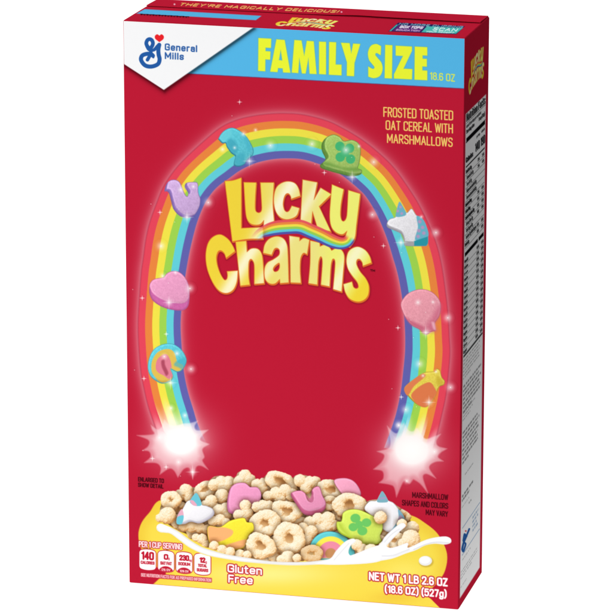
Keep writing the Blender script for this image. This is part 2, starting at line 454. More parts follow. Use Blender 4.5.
L = Layer(120, 15, 258, 92, .5)
top_line = tl[1] + (L.X - tl[0]) * (tr[1] - tl[1]) / (tr[0] - tl[0])
left_line = tl[0] + (L.Y - tl[1]) * (bl[0] - tl[0]) / (bl[1] - tl[1])
clip = (L.Y > top_line + .35) & (L.X > left_line + .45)
L.poly(WHITE_CORNER, (248, 248, 249), sharp=True)
L.build('corner_label', front, level=3)

# ---- emblem: looped script letter with a heart, and the maker's name beside it
L = Layer(136, 30, 168, 72, .25); z = lambda s: zm(130, 30, 13.6, s)
BLUE = (38, 92, 165)
def stroke(L, pts, hw, col, closed=False):
    P = curve(pts, 7, closed)
    if closed: P = np.concatenate([P, P[:1]])
    L.over(np.clip(.5 - (segs_d(L.X, L.Y, P, hw + 2) - hw) / .6, 0, 1), col)
stroke(L, z('267,124 298,140 312,182 296,226 266,246 238,222 222,182 236,140'), 1.9, BLUE, True)
stroke(L, z('232,225 262,268 325,270 368,225 392,200'), 1.6, BLUE)
stroke(L, z('398,202 386,265 390,335 403,400 378,465 290,497 205,480 152,410 165,350 225,325 285,328 312,350'), 2.05, BLUE)
stroke(L, z('285,270 278,330 238,405'), 1.75, BLUE)
stroke(L, z('290,320 318,372'), 1.05, BLUE)
L.build('emblem', front, level=4)
L = Layer(153, 32, 166, 44, .25)
L.poly(z('400,165! 345,120 340,80 370,58 400,76! 430,58 460,85 452,125'), (236, 38, 44))
L.build('heart', front, level=4)
text_layer('maker_name', front, [('General', (164.8, 50.3), (197.2, 52.2), 7.0, BLUE), ('Mills', (164.8, 59.0), (183.8, 60.1), 7.0, BLUE)], hw=.68, level=4, gap=2.9)

# ---- FAMILY SIZE
L = Layer(255, 34, 432, 84, .35)
F1 = ['52,80 130,84 128,140 95,138 95,160 125,162 123,212 94,210 93,283 50,280', '162,88 212,92 247,292 203,290 200,265 172,263 168,288 124,285',
      '272,92 315,95 332,190 348,97 390,100 407,300 365,298 358,200 340,297 318,296 302,200 295,294 256,291',
      '423,102 465,104 465,302 423,300', '485,104 527,106 524,242 560,243 560,308 483,304']
F2 = ['5,60 45,62 53,110 62,64 95,66 68,155 66,217 32,215 33,152', '213,70 246,72 244,228 210,226',
      '262,74 338,78 338,98 298,182 340,184 338,232 254,228 254,208 296,122 262,120',
      '352,78 410,81 410,120 388,119 388,135 408,136 408,172 387,171 387,190 410,191 410,236 350,233']
S_ = zm(340, 30, 4.7, '193,76! 191,118! 172,108 166,117 178,133 195,155 200,185 188,215 160,226 133,219! 133,172! 155,183 162,174 150,158 136,138 132,105 145,75 170,66')
LETTERS = [zm(250, 25, 6.12, ' '.join(q + '!' for q in f.split())) for f in F1] + [zm(340, 30, 4.7, ' '.join(q + '!' for q in f.split())) for f in F2] + [S_]
hole = curve(zm(250, 25, 6.12, '188,150! 198,217! 177,215!'))
dh = poly_sd(L.X, L.Y, hole)
dm = np.full(L.X.shape, 99.)
for P in LETTERS: dm = np.minimum(dm, poly_sd(L.X, L.Y, curve(P)))
dm = np.maximum(dm, -dh)
L.over(.55 * np.clip(.5 - (dm - .5) / .8, 0, 1), (120, 190, 90))
L.over(np.clip(.5 - dm / .7, 0, 1), (238, 248, 56))
L.build('size_lettering', front, level=3)
text_layer('weight_note', front, [('18.6 OZ', (430.0, 79.6), (455.0, 81.8), 7.6, (228, 240, 70))], hw=.5, level=3)

CREAM = (248, 215, 112)
text_layer('flavour_lettering', front, [('FROSTED TOASTED', (383.3, 116.8), (453.2, 120.5), 9.9, CREAM), ('OAT CEREAL WITH', (385.6, 129.8), (453, 133.5), 9.6, CREAM),
           ('MARSHMALLOWS', (387.0, 142.9), (452.7, 147), 9.3, CREAM)], hw=.58, gap=2.3)
DARK = (62, 10, 18)
text_layer('caption', front, [('ENLARGED TO', (138, 481.4), (164, 483.2), 4.5, DARK), ('SHOW DETAIL', (138, 486.8), (163.5, 488.7), 4.3, DARK)], hw=.42)
text_layer('caption', front, [('MARSHMALLOW', (412.2, 497.7), (448.2, 500.2), 5.7, DARK), ('SHAPES AND COLORS', (402, 505.4), (448.2, 508.9), 5.7, DARK),
           ('MAY VARY', (425.7, 514.9), (448, 517), 5.6, DARK)], hw=.42)

# ---- rainbow arch
def arch():
    L = Layer(130, 108, 456, 466, .42)
    X, Y = L.X, L.Y
    d = poly_sd(X, Y, ARCH_POLY, 3)
    near = d < 3
    do = np.full(X.shape, 99.); di = np.full(X.shape, 99.)
    xs, ys = X[near], Y[near]
    do[near] = segs_d(xs, ys, OUTC, 400); di[near] = segs_d(xs, ys, INC, 400)
    t = do / (do + di + 1e-6) * 6
    t = np.where(d > 0, np.where(do < di, 0, 6), t)
    col = np.zeros(X.shape + (3,)); col[:] = BANDS[0]
    for i in range(1, 6): col += np.clip((t - i) * 11 + .5, 0, 1)[..., None] * (np.array(BANDS[i], float) - np.array(BANDS[i - 1], float))
    fadeL = smooth(405, 436, Y + 5 * np.sin(t * 3.1) + np.where((t > 1) & (t < 4), 7, -9)) * (X < 300)
    fadeR = smooth(418, 446, Y + 5 * np.sin(t * 3.1 + 1) + np.where((t > 1.6) & (t < 4.4), 4, -9)) * (X > 300)
    wh = np.clip(fadeL + fadeR, 0, 1)
    col = col * (1 - .8 * wh[..., None]) + 255 * .8 * wh[..., None]
    endfade = 1 - np.where(X < 300, smooth(424, 446, Y), smooth(434, 458, Y))
    L.over(np.clip(.5 - d / .8, 0, 1) * endfade, col)
    L.over(.35 * np.exp(-((do - .3) / .5) ** 2) * near * endfade, (150, 30, 60))
    return L.build('rainbow', front, level=2)
arch()

def burst(pts, c, name):
    P = curve(pts, 6)
    x0, y0 = P.min(0) - 3; x1, y1 = P.max(0) + 3
    L = Layer(x0, y0, x1, y1, .42)
    d = poly_sd(L.X, L.Y, P, 40)
    r = np.hypot(L.X - c[0], (L.Y - c[1]) * 1.15)
    a = np.clip(.5 - d / 1.6, 0, 1) * np.clip(.46 + 1.0 * np.exp(-(r / 15) ** 2) + .2 * smooth(-1, -7, d), 0, 1)
    tint = np.exp(-(r / 26) ** 2)[..., None]
    L.over(a, np.array([252, 226, 228]) * (1 - tint) + np.array([255, 253, 250]) * tint)
    return L.build(name, front, level=3)
burst(BURST_A, (181, 440), 'glow_burst'); burst(BURST_B, (412, 450), 'glow_burst')

# ---- title lettering
zA = lambda s: zm(220, 170, 7.65, s); zC = lambda s: zm(290, 170, 7.65, s)
zD = lambda s: zm(200, 220, 6.8, s); zE = lambda s: zm(285, 220, 6.8, s)
TITLE = [zA('38,85! 100,80 162,60! 163,446! 330,438! 328,525! 210,528 95,546!'),
         zA('183,95! 277,97! 270,200 268,290 276,318 297,328 316,316 321,285 310,97! 412,97! 404,260 414,390! 333,445! 336,384! 310,412 275,420 235,410 208,375 196,310'),
         zA('614,197! 545,221! 541,200 525,180 505,183 490,210 482,260 492,305 510,321 530,312 550,275! 607,292! 590,342 560,366 510,378 460,360 425,310 412,230 425,150 460,107 515,88 570,100 600,140'),
         zC('98,75! 208,95! 183,228! 235,137! 316,186! 222,278! 312,470! 212,445! 172,316! 162,420! 80,410!'),
         zC('322,112! 410,148! 390,260 385,340 393,380 409,393 427,378 437,340 447,155! 537,182! 508,420 495,520 455,585! 400,560! 420,520 437,466! 400,492 350,475 316,430 305,350 312,230'),
         zD('238,212! 178,258! 165,225 142,207 122,215 111,255 118,310 140,370 165,407 182,403 188,380 185,350! 257,345! 250,420 225,475 180,497 130,480 85,420 50,330 40,240 55,160 90,115 140,100 190,130 222,175'),
         zD('243,148! 314,142! 319,218! 350,195 392,197 418,228 428,290 436,430! 370,435! 370,310 360,276 343,266 331,290 330,380 338,440! 275,447! 262,320'),
         zD('430,224! 440,170 470,130 520,112 565,125 590,165 597,230 603,425! 545,430! 543,402! 510,432 470,430 442,395 440,330 460,290 500,268 538,238 541,205 525,190 505,197 487,237!'),
         zE('30,108! 98,118! 99,143! 128,124 166,135! 150,233! 125,225 106,260 102,340 108,428! 38,425! 36,260'),
         zE('172,140! 235,155! 238,180! 268,170 300,185 317,208! 350,193 385,205 403,250 395,360 385,487! 328,470! 342,300 337,268 323,267 312,310 303,452! 245,440! 255,300 252,257 240,250 228,290 220,440! 160,430! 172,290'),
         zE('588,290! 530,312! 525,287 508,266 490,270 486,300 510,350 550,400 570,450 565,510 535,545 490,555 440,535 410,490 398,437! 455,420! 465,455 485,467 500,455 490,420 455,375 428,330 418,275 430,220 460,192 500,183 545,205 575,245')]
TITLE = [curve(p, 6) for p in TITLE]
A_HOLE = curve(zD('538,292 508,312 497,335 508,352 530,346 542,322'), 6)
MINI = np.array(curve(zA('250,548 300,492 360,462 430,443 520,435 612,435') + zC('160,468 240,503 320,543 390,562 440,548 468,505'), 7, False))

def title_d(X, Y):
    d = np.full(X.shape, 99.)
    for i, P in enumerate(TITLE):
        q = poly_sd(X, Y, P, 5)
        if i == 7: q = np.maximum(q, -poly_sd(X, Y, A_HOLE, 6))
        d = np.minimum(d, q)
    return d

def title_paint(L, X, Y, k=1.0, mini=True, shadow=True):
    """X, Y: coordinates in the traced title; k: size of the traced unit in the layer"""
    d = title_d(X, Y); ds = title_d(X - .7, Y - 1.3)
    aa = .7 / k
    if shadow: L.over(.6 * np.clip(.6 - (ds - .6) / 2.6, 0, 1), (96, 8, 22))
    db = np.minimum(d, title_d(X - .45, Y - 1.0))
    L.over(np.clip(.5 - (db - .55) / aa, 0, 1), (222, 112, 44))
    t = X + .6 * Y
    c0, c1, c2 = np.array([240, 212, 62.]), np.array([238, 226, 132.]), np.array([240, 240, 118.])
    f = smooth(235, 292, X)[..., None]; g = smooth(310, 335, X)[..., None]
    col = (c0 * (1 - f) + c1 * f) * (1 - g) + c2 * g
    st = .85 * np.exp(-((t - 402) / 9) ** 2) + .6 * np.exp(-((t - 430) / 6) ** 2) + .75 * np.exp(-((t - 508) / 10) ** 2)
    st = np.clip(st, 0, 1)[..., None]
    col = col * (1 - st) + np.array([253, 249, 224.]) * st
    sy = (smooth(518, 535, t) * (X > 340))[..., None]
    col = col * (1 - sy) + np.array([242, 216, 58.]) * sy
    L.over(np.clip(.5 - (d + .15) / aa, 0, 1), col)
    if mini:
        P = MINI; n = len(P)
        best = np.full(X.shape, 1e9); side = np.zeros(X.shape); par = np.zeros(X.shape)
        for i in range(n - 1):
            a, b = P[i], P[i + 1]; e = b - a; Ls = e @ e
            if Ls < 1e-9: continue
            u = np.clip(((X - a[0]) * e[0] + (Y - a[1]) * e[1]) / Ls, 0, 1)
            q = (X - a[0] - u * e[0]) ** 2 + (Y - a[1] - u * e[1]) ** 2
            m = q < best
            best = np.where(m, q, best)
            side = np.where(m, (X - a[0]) * e[1] - (Y - a[1]) * e[0], side)
            par = np.where(m, (i + u) / (n - 1), par)
        dist = np.sqrt(best) * np.where(side > 0, -1, 1)        # negative above the centre line
        half = 7.2 - 1.9 * smooth(.6, .95, par) - 3.0 * smooth(.3, 0, par)
        v = (dist / half + 1) * 3
        cols = [(228, 84, 92), (236, 140, 66), (242, 228, 76), (150, 212, 84), (92, 204, 222), (78, 84, 168)]
        c = np.zeros(X.shape + (3,)); c[:] = cols[0]
        for i in range(1, 6): c += np.clip((v - i) * 3 + .5, 0, 1)[..., None] * (np.array(cols[i], float) - np.array(cols[i - 1], float))
        al = np.clip(.5 + (half - np.abs(dist)) / (aa * 1.1), 0, 1) * smooth(.0, .22, par) * (1 - smooth(.93, .995, par))
        L.over(al * .97, c)

L = Layer(200, 172, 376, 308, .36)
title_paint(L, L.X, L.Y)
L.build('title_lettering', front, level=4)
text_layer('trademark_sign', front, [('TM', (370.3, 271.4), (375, 271.8), 2.2, (50, 8, 14))], hw=.28, level=3)

# ---- marshmallow pictures
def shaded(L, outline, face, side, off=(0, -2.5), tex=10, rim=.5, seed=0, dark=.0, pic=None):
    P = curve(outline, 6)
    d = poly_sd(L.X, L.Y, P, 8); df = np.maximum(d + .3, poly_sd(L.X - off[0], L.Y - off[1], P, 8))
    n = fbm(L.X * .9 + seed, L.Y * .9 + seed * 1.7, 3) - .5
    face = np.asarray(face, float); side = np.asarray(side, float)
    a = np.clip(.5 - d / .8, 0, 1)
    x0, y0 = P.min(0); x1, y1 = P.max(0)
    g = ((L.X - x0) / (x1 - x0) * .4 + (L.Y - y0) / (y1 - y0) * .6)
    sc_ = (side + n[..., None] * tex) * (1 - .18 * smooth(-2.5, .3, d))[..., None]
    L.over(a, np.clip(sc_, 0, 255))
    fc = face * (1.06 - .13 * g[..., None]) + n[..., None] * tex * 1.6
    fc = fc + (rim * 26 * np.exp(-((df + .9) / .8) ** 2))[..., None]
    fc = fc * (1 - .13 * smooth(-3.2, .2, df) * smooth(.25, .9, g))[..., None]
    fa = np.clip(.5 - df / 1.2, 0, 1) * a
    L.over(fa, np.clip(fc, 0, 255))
    if pic: pic(L, fa)
    return d

def blob(L, x, y, r, col, fa=1, soft=.9, sq=1.0):
    L.over(np.clip(.5 - (np.hypot(L.X - x, (L.Y - y) / sq) - r) / soft, 0, 1) * fa, col)

def arch_marshmallow(pts, face, side, off, tex=17, seed=0, pic=None, name='marshmallow', rim=.5):
    P = curve(pts, 6); x0, y0 = P.min(0) - 4; x1, y1 = P.max(0) + 4
    L = Layer(x0, y0, x1, y1, .36)
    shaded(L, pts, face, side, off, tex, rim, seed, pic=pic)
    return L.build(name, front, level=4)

za = lambda s: zm(205, 100, 6.12, s)
def moon_pic(L, fa):
    for p, c in (('125,262 150,235 185,255 200,300 180,345 160,325 135,290', (66, 166, 188)), ('180,370 205,330 240,330 240,395 205,408', (70, 172, 192)), ('100,205 150,180 165,215 120,255 88,240', (108, 210, 222)), ('215,195 262,235 280,300 262,310 240,240', (74, 180, 200))):
        L.poly(za(p), c, soft=3, alpha=.75 * fa)
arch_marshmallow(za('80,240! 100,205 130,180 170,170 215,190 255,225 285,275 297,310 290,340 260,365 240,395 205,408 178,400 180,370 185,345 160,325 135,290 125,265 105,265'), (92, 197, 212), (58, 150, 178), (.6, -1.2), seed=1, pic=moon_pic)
zb = lambda s: zm(140, 160, 6.12, s)
arch_marshmallow(zb('150,190 160,150 185,125 220,122 245,140 262,180 278,214 290,222 294,200 275,168 282,142 320,135 352,142 357,200 370,240 362,290 330,340 285,355 240,340 205,300 190,250 178,205 165,192'), (206, 172, 220), (148, 118, 190), (2.2, -2.4), seed=2)
zc = lambda s: zm(130, 250, 6.12, s)
arch_marshmallow(zc('118,230 125,200 150,178 207,167! 230,140 270,128 310,140 345,180 362,230 365,290 355,345 320,370 250,365 190,345 140,310 120,270'), (234, 158, 196), (206, 104, 168), (.3, -7.2), seed=3, tex=14)
zd = lambda s: zm(130, 330, 6.12, s)
def bow_pic(L, fa):
    L.poly(zd('132,250 135,190 165,140 210,118 250,120 275,145 290,195 325,215 320,245 290,255 250,240 262,285 235,320 190,318 155,290'), (224, 190, 84), alpha=fa)
    L.poly(zd('158,235 165,185 195,155 225,150 245,180 255,225 250,245 262,280 240,300 205,278 175,262'), (226, 128, 148), alpha=fa)
    L.poly(zd('192,190 210,182 215,215 235,262 222,280 208,255 195,225'), (170, 70, 92), alpha=fa * .9, soft=1.6)
    L.poly(zd('285,190 335,170 342,205 320,240 300,230 270,215'), (70, 176, 196), alpha=fa * .7, soft=2)
    L.poly(zd('160,300 200,312 245,298 262,286 250,315 200,330'), (196, 150, 66), alpha=fa * .8, soft=2)
arch_marshmallow(zd('110,240 115,180 145,120 200,88 260,85 310,115 340,160 345,200 320,245 290,258 248,238! 264,282 250,312 200,328 160,312 128,285'), (96, 202, 216), (74, 170, 190), (-.3, -1.0), seed=4, pic=bow_pic)
ze = lambda s: zm(295, 110, 6.12, s)
def clover_pic(L, fa):
    for q in ('275,222', '334,234', '277,288', '340,300'):
        (x, y), = [p[:2] for p in ze(q)]; blob(L, x, y, 4.7, (70, 182, 118), fa)
    blob(L, *ze('306,262')[0], 4.2, (70, 182, 118), fa)
    L.poly(ze('165,320 200,318 290,350 385,352 395,372 330,372 240,350 180,338'), (112, 158, 70), alpha=fa * .8, soft=3)
arch_marshmallow(ze('155,335 186,302 165,250 165,205 190,170 235,150 275,165 300,190 350,183 390,205 402,250 395,320 385,355 408,368 400,395 340,405 270,390 200,370 160,355'), (164, 198, 104), (104, 146, 66), (3.2, -2.6), seed=5, pic=clover_pic)
zf = lambda s: zm(365, 180, 6.12, s)
def uni_pic(L, fa):
    L.poly(zf('210,135 226,152 252,202 240,220 190,224 196,180'), (112, 178, 200), soft=.9)
    for q in ('200,190', '225,205', '218,165'): blob(L, *zf(q)[0], 1.3, (196, 150, 196), .8)
    L.poly(zf('316,222 350,235 375,280 386,345 308,368 324,290'), (104, 180, 200), soft=.9)
    for q in ('335,255', '352,290', '330,310', '360,325', '325,345'): blob(L, *zf(q)[0], 1.7, (200, 146, 190), .8, 1.5)
    L.poly(zf('300,374! 386,345! 385,385 374,403! 300,403!'), (44, 150, 166), soft=.9)
    L.poly(zf('240,374! 300,376! 300,402! 246,400!'), (166, 164, 168), soft=.9)
arch_marshmallow(zf('210,133 230,160 255,200 285,175 315,215 350,235 375,280 387,345 385,388 374,404 246,402 240,375 228,340 215,325 170,305 138,290 133,268 150,240 188,224 195,180'), (232, 230, 234), (178, 174, 182), (.6, -2.6), seed=6, pic=uni_pic)
zg = lambda s: zm(375, 270, 6.8, s)
def balloon_pic(L, fa):
    L.poly(zg('448,240 440,310 408,362 415,410 380,420 350,385 390,320 425,255'), (204, 100, 128), soft=6, alpha=.75)
    L.poly(zg('205,320 250,375 300,402 330,432 350,415 330,385 270,355'), (198, 90, 118), soft=3, alpha=.75)
    L.poly(zg('385,355 405,360 412,405 395,395'), (240, 182, 196), soft=2, alpha=.8)
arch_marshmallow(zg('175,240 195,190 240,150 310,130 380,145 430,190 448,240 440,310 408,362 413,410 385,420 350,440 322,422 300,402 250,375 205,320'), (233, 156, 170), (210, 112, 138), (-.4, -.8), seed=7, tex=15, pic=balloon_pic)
zh = lambda s: zm(365, 350, 6.12, s)
def pot_pic(L, fa):
    L.poly(zh('240,238 275,198 350,145 370,160 300,222 262,278'), (224, 128, 82), soft=1)
    L.poly(zh('284,272 330,225 395,197 430,238 436,268 395,330 368,350 328,338 295,305'), (222, 122, 76), soft=1)
    L.poly(zh('440,160 468,175 482,205 455,222 440,205'), (196, 166, 50), soft=3, alpha=.6 * fa)
arch_marshmallow(zh('240,240 270,200 345,148 372,135 430,130 437,114 458,124 470,165 488,190 480,215 455,225 440,255 430,285 400,330 370,350 320,335 270,290'), (228, 208, 82), (196, 160, 56), (.5, -1), seed=8, pic=pot_pic)

# ---- bowl
def bowl():
    L = Layer(134, 495, 452, 612, .5)
    X, Y = L.X, L.Y
    pts = [(162, 500), (149.5, 512.5), (141.5, 523), (138.4, 535), (141, 548), (149, 560), (158, 568), (166, 573), (159.5, 578.5), (152.5, 585, 1), (150, 596, 1), (300, 612, 1), (452, 622, 1),
           (441.5, 609.5, 1), (432, 600), (427, 594), (436, 584), (444, 573), (447.2, 559), (445, 547), (437, 533), (425, 523), (413, 516), (395, 512), (300, 500)]
    P = curve(pts); d = poly_sd(X, Y, P, 6)
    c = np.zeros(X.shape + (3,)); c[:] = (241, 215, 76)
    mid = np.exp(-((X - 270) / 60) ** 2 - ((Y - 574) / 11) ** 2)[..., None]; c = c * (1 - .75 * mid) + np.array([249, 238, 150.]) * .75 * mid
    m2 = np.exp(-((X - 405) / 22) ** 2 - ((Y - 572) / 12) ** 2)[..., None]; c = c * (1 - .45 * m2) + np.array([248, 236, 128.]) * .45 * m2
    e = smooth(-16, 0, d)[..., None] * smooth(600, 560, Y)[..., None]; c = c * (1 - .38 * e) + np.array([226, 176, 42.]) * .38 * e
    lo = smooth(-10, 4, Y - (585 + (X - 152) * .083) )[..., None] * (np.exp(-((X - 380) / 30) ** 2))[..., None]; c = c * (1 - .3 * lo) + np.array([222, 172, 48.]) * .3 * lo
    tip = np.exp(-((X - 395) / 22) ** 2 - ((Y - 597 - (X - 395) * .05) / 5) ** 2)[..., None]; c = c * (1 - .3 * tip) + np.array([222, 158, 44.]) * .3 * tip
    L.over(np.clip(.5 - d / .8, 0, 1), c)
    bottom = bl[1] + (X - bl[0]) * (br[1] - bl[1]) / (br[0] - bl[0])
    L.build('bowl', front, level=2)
bowl()

# ---- heap of cereal (one printed picture) with marshmallow pictures lying in it
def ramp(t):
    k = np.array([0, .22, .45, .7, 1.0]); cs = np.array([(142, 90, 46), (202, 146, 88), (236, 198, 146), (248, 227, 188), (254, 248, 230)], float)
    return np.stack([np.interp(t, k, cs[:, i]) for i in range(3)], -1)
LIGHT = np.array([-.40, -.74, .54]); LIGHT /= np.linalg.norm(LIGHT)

def heap():
    L = Layer(154, 464, 426, 568, .34)
    X, Y = L.X, L.Y; st = L.step
    rnd = random.Random(11)
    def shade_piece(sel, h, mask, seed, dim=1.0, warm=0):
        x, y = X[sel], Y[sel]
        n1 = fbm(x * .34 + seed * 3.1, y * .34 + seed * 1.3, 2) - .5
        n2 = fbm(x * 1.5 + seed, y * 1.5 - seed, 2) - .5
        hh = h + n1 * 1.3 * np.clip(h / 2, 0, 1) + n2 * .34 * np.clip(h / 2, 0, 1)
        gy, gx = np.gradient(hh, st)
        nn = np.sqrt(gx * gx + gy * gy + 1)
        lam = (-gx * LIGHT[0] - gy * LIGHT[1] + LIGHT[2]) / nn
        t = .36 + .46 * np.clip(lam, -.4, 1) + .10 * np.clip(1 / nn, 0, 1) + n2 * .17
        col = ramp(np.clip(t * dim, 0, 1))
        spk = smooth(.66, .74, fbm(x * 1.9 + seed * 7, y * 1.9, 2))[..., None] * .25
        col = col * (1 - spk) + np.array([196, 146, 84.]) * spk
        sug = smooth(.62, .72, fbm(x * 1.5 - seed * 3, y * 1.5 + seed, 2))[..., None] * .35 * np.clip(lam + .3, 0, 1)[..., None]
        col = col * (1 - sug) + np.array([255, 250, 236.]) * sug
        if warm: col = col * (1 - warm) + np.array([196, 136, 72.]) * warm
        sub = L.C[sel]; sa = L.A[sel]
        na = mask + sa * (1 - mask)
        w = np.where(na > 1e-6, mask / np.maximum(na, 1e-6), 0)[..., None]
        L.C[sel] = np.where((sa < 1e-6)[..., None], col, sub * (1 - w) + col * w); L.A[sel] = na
    def window(x0, y0, x1, y1):
        i0 = max(0, int((x0 - X[0, 0]) / st)); i1 = min(X.shape[1], int((x1 - X[0, 0]) / st) + 2)
        j0 = max(0, int((y0 - Y[0, 0]) / st)); j1 = min(X.shape[0], int((y1 - Y[0, 0]) / st) + 2)
        return (slice(j0, j1), slice(i0, i1))
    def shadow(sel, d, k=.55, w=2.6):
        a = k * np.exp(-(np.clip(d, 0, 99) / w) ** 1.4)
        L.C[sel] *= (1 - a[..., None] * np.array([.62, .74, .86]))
    def ring(cx, cy, R, r, sq=.85, rot_=0, seed=0, dim=1.0, tri=0.0, warm=0):
        e = R + r + 5
        sel = window(cx - e, cy - e, cx + e, cy + e)
        if X[sel].size < 9: return
        x, y = X[sel] - cx, Y[sel] - cy
        c, s = math.cos(rot_), math.sin(rot_)
        u = x * c + y * s; v = (-x * s + y * c) / sq
        th = np.arctan2(v, u); rho = np.hypot(u, v)
        Rl = R * (1 + .06 * np.sin(th * 2 + seed) + tri * np.cos(3 * th + seed) + .02 * np.sin(5 * th + seed * 2)); rl = r * (1 + .10 * np.sin(th * 2 + seed * 1.3) + .05 * np.sin(th * 5 + seed))
        q = np.abs(rho - Rl) + (fbm(x * .4 + seed * 5, y * .4, 2) - .5) * 1.5
        d = (q - rl)
        d_out = rho - (Rl + rl)
        shadow(sel, d_out, .5)
        inner = np.clip(.5 - (rho - Rl) / 1.0, 0, 1)
        hole = ramp(np.clip(.24 + .05 * v, .06, .5)) ; w = (inner * .85)[..., None]
        L.C[sel] = L.C[sel] * (1 - w) + hole * w; L.A[sel] = np.maximum(L.A[sel], inner)
        h = np.sqrt(np.clip(rl * rl - q * q, 0, None)) * .95
        # the plane of the ring leans back: the near side faces the viewer
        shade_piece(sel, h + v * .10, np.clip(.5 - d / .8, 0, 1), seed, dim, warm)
    def lumps(balls, seed=0, dim=1.0, warm=0):
        B = np.array(balls, float); B[:, 2] *= 1.12
        sel = window((B[:, 0] - B[:, 2]).min() - 4, (B[:, 1] - B[:, 2]).min() - 4, (B[:, 0] + B[:, 2]).max() + 4, (B[:, 1] + B[:, 2]).max() + 4)
        if X[sel].size < 9: return
        x, y = X[sel], Y[sel]; h = np.zeros(x.shape); d = np.full(x.shape, 99.)
        wob = (fbm(x * .5 + seed, y * .5, 2) - .5) * .9
        for bx, by, br_ in B:
            q = np.hypot(x - bx, y - by) + wob
            d = np.minimum(d, q - br_); h = h + np.clip(br_ * br_ - q * q, 0, None) ** 1.5
        h = h ** (1 / 3) * .95
        shadow(sel, d, .5)
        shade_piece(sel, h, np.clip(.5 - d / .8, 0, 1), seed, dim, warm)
    def picture(pts, face, side, off, seed, pic=None, tex=7, rim=.45):
        P = curve(pts, 6); d = poly_sd(X, Y - .6, P, 9)
        a = .6 * np.exp(-(np.clip(d, 0, 99) / 2.4) ** 1.3) * (d < 9)
        L.C *= (1 - a[..., None] * np.array([.6, .72, .84]))
        shaded(L, pts, face, side, off, tex, rim, seed, pic=pic)
    # silhouette of the heap
    top = [(160.5, 515), (162, 502), (161.6, 497), (166, 492), (177, 493), (182, 487), (189, 484.5), (194, 488), (200, 485), (208, 482), (215, 477), (225, 476.5), (235, 478), (239, 472), (245, 470), (252.7, 477),
           (261, 480), (272, 472), (282, 474), (290, 478), (299, 475), (309, 477), (321, 482), (331, 482), (345, 489), (366, 500), (385, 500), (401, 509), (409, 514), (414, 523), (419, 530), (419, 541), (408, 549)]
    hull = curve(top + [(395, 553), (365, 559), (330, 561), (290, 562.5), (246, 558.5), (215, 550), (190, 538), (168, 527)], 4)
    dh_ = poly_sd(X, Y, hull, 6)
    fill = np.clip(.5 - (dh_ + 2.2) / 1.2, 0, 1)
    L.over(fill, ramp(np.full(X.shape, .27) + (fbm(X * .35, Y * .35) - .5) * .3))
    # anonymous pieces behind, back to front
    pts = []
    tries = 0
    while len(pts) < 120 and tries < 6000:
        tries += 1
        x = rnd.uniform(160, 420); y = rnd.uniform(474, 558)
        if poly_sd(np.array([x]), np.array([y]), hull, 50)[0] > -6.8: continue
        if all(math.hypot(x - p[0], y - p[1]) > 10.5 for p in pts): pts.append((x, y))
    for i, (x, y) in enumerate(sorted(pts, key=lambda p: p[1])):
        dim = .9 + .1 * rnd.random()
        if rnd.random() < .75: ring(x, y, rnd.uniform(6.8, 8.4), rnd.uniform(4.2, 5.2), rnd.uniform(.6, 1), rnd.uniform(0, 3), i + 3.3, dim, .05)
        else:
            a0 = rnd.uniform(0, 6); k = rnd.choice((2, 3, 3)); rr = rnd.uniform(4.6, 5.6)
            lumps([(x + 3.6 * math.cos(a0 + j * 6.283 / k), y + 3.2 * math.sin(a0 + j * 6.283 / k), rr) for j in range(k)], i + 1.7, dim)
    L.A *= np.clip(.5 - (dh_ - .6) / 1.0, 0, 1)
    # the pieces one can make out, back row first
    lumps([(186, 490.5, 6), (180, 495, 5.2), (190, 497, 5.5)], 1)
    ring(171, 500, 5.6, 4.2, 1.0, .3, 2, 1, .04)
    ring(205, 490, 7.6, 4.4, .72, -.25, 3)
    lumps([(221, 481.5, 5.2), (229, 482, 5.4), (214, 485, 5.4), (224, 488, 6), (233, 485.5, 5)], 4)
    lumps([(245, 475.5, 5.6), (240.5, 482, 6.4), (250, 480.5, 5.6)], 5)
    lumps([(257, 484.5, 5.2), (263, 483, 4.6), (262, 489, 5)], 6)
    ring(281, 482.5, 11.4, 5.0, .66, .42, 7, 1.0)
    lumps([(268, 496, 4.8), (276, 493, 5.6), (285, 490.5, 5.8), (292, 495, 6), (280, 499, 5)], 8)
    lumps([(300, 480.5, 5.6), (310, 482, 5.4), (306, 488, 5.4), (315, 482.5, 5.6)], 9)
    ring(331, 490, 9.6, 5.0, .70, .35, 10)
    picture([(334, 481), (343, 478), (352, 480), (358, 486), (361, 494), (358, 500), (350, 499), (342, 494)], (241, 164, 192), (214, 120, 160), (-.4, -.8), 31)
    ring(330, 503, 5.5, 3.6, .8, .2, 28, .95)
    ring(349.5, 505.5, 11.6, 5.8, .72, .08, 11)
    lumps([(222, 496, 6.4)], 12); lumps([(211, 501, 5.6), (205.5, 505, 4.6), (214, 507, 4.6)], 13)
    lumps([(219, 511, 6), (226, 508, 5), (226, 515, 4.6)], 14)
    lumps([(167.5, 515.5, 7.6), (160, 518, 4)], 15)
    lumps([(184, 526, 4.8), (192, 527.2, 5), (200, 528, 5), (207, 529.5, 4.4)], 16, .9, .18)
    lumps([(196, 537.5, 3.6), (202, 539, 4.8), (206, 544, 3.6)], 17, 1)
    lumps([(213, 521, 4.6), (220, 519.5, 5.0), (226, 523, 4.6)], 18)
    def star_uni(L, fa):
        L.poly(zm(150, 460, 6.12, '280,203 300,225 316,272 290,282 255,270 245,250'), (108, 196, 212))
        L.poly(zm(150, 460, 6.12, '245,250 265,248 288,278 262,276'), (232, 170, 190))
        L.poly(zm(150, 460, 6.12, '196,300 206,340 186,350 168,350 175,325'), (230, 172, 192))
        L.poly(zm(150, 460, 6.12, '168,350 205,340 196,388 165,390'), (108, 196, 212))
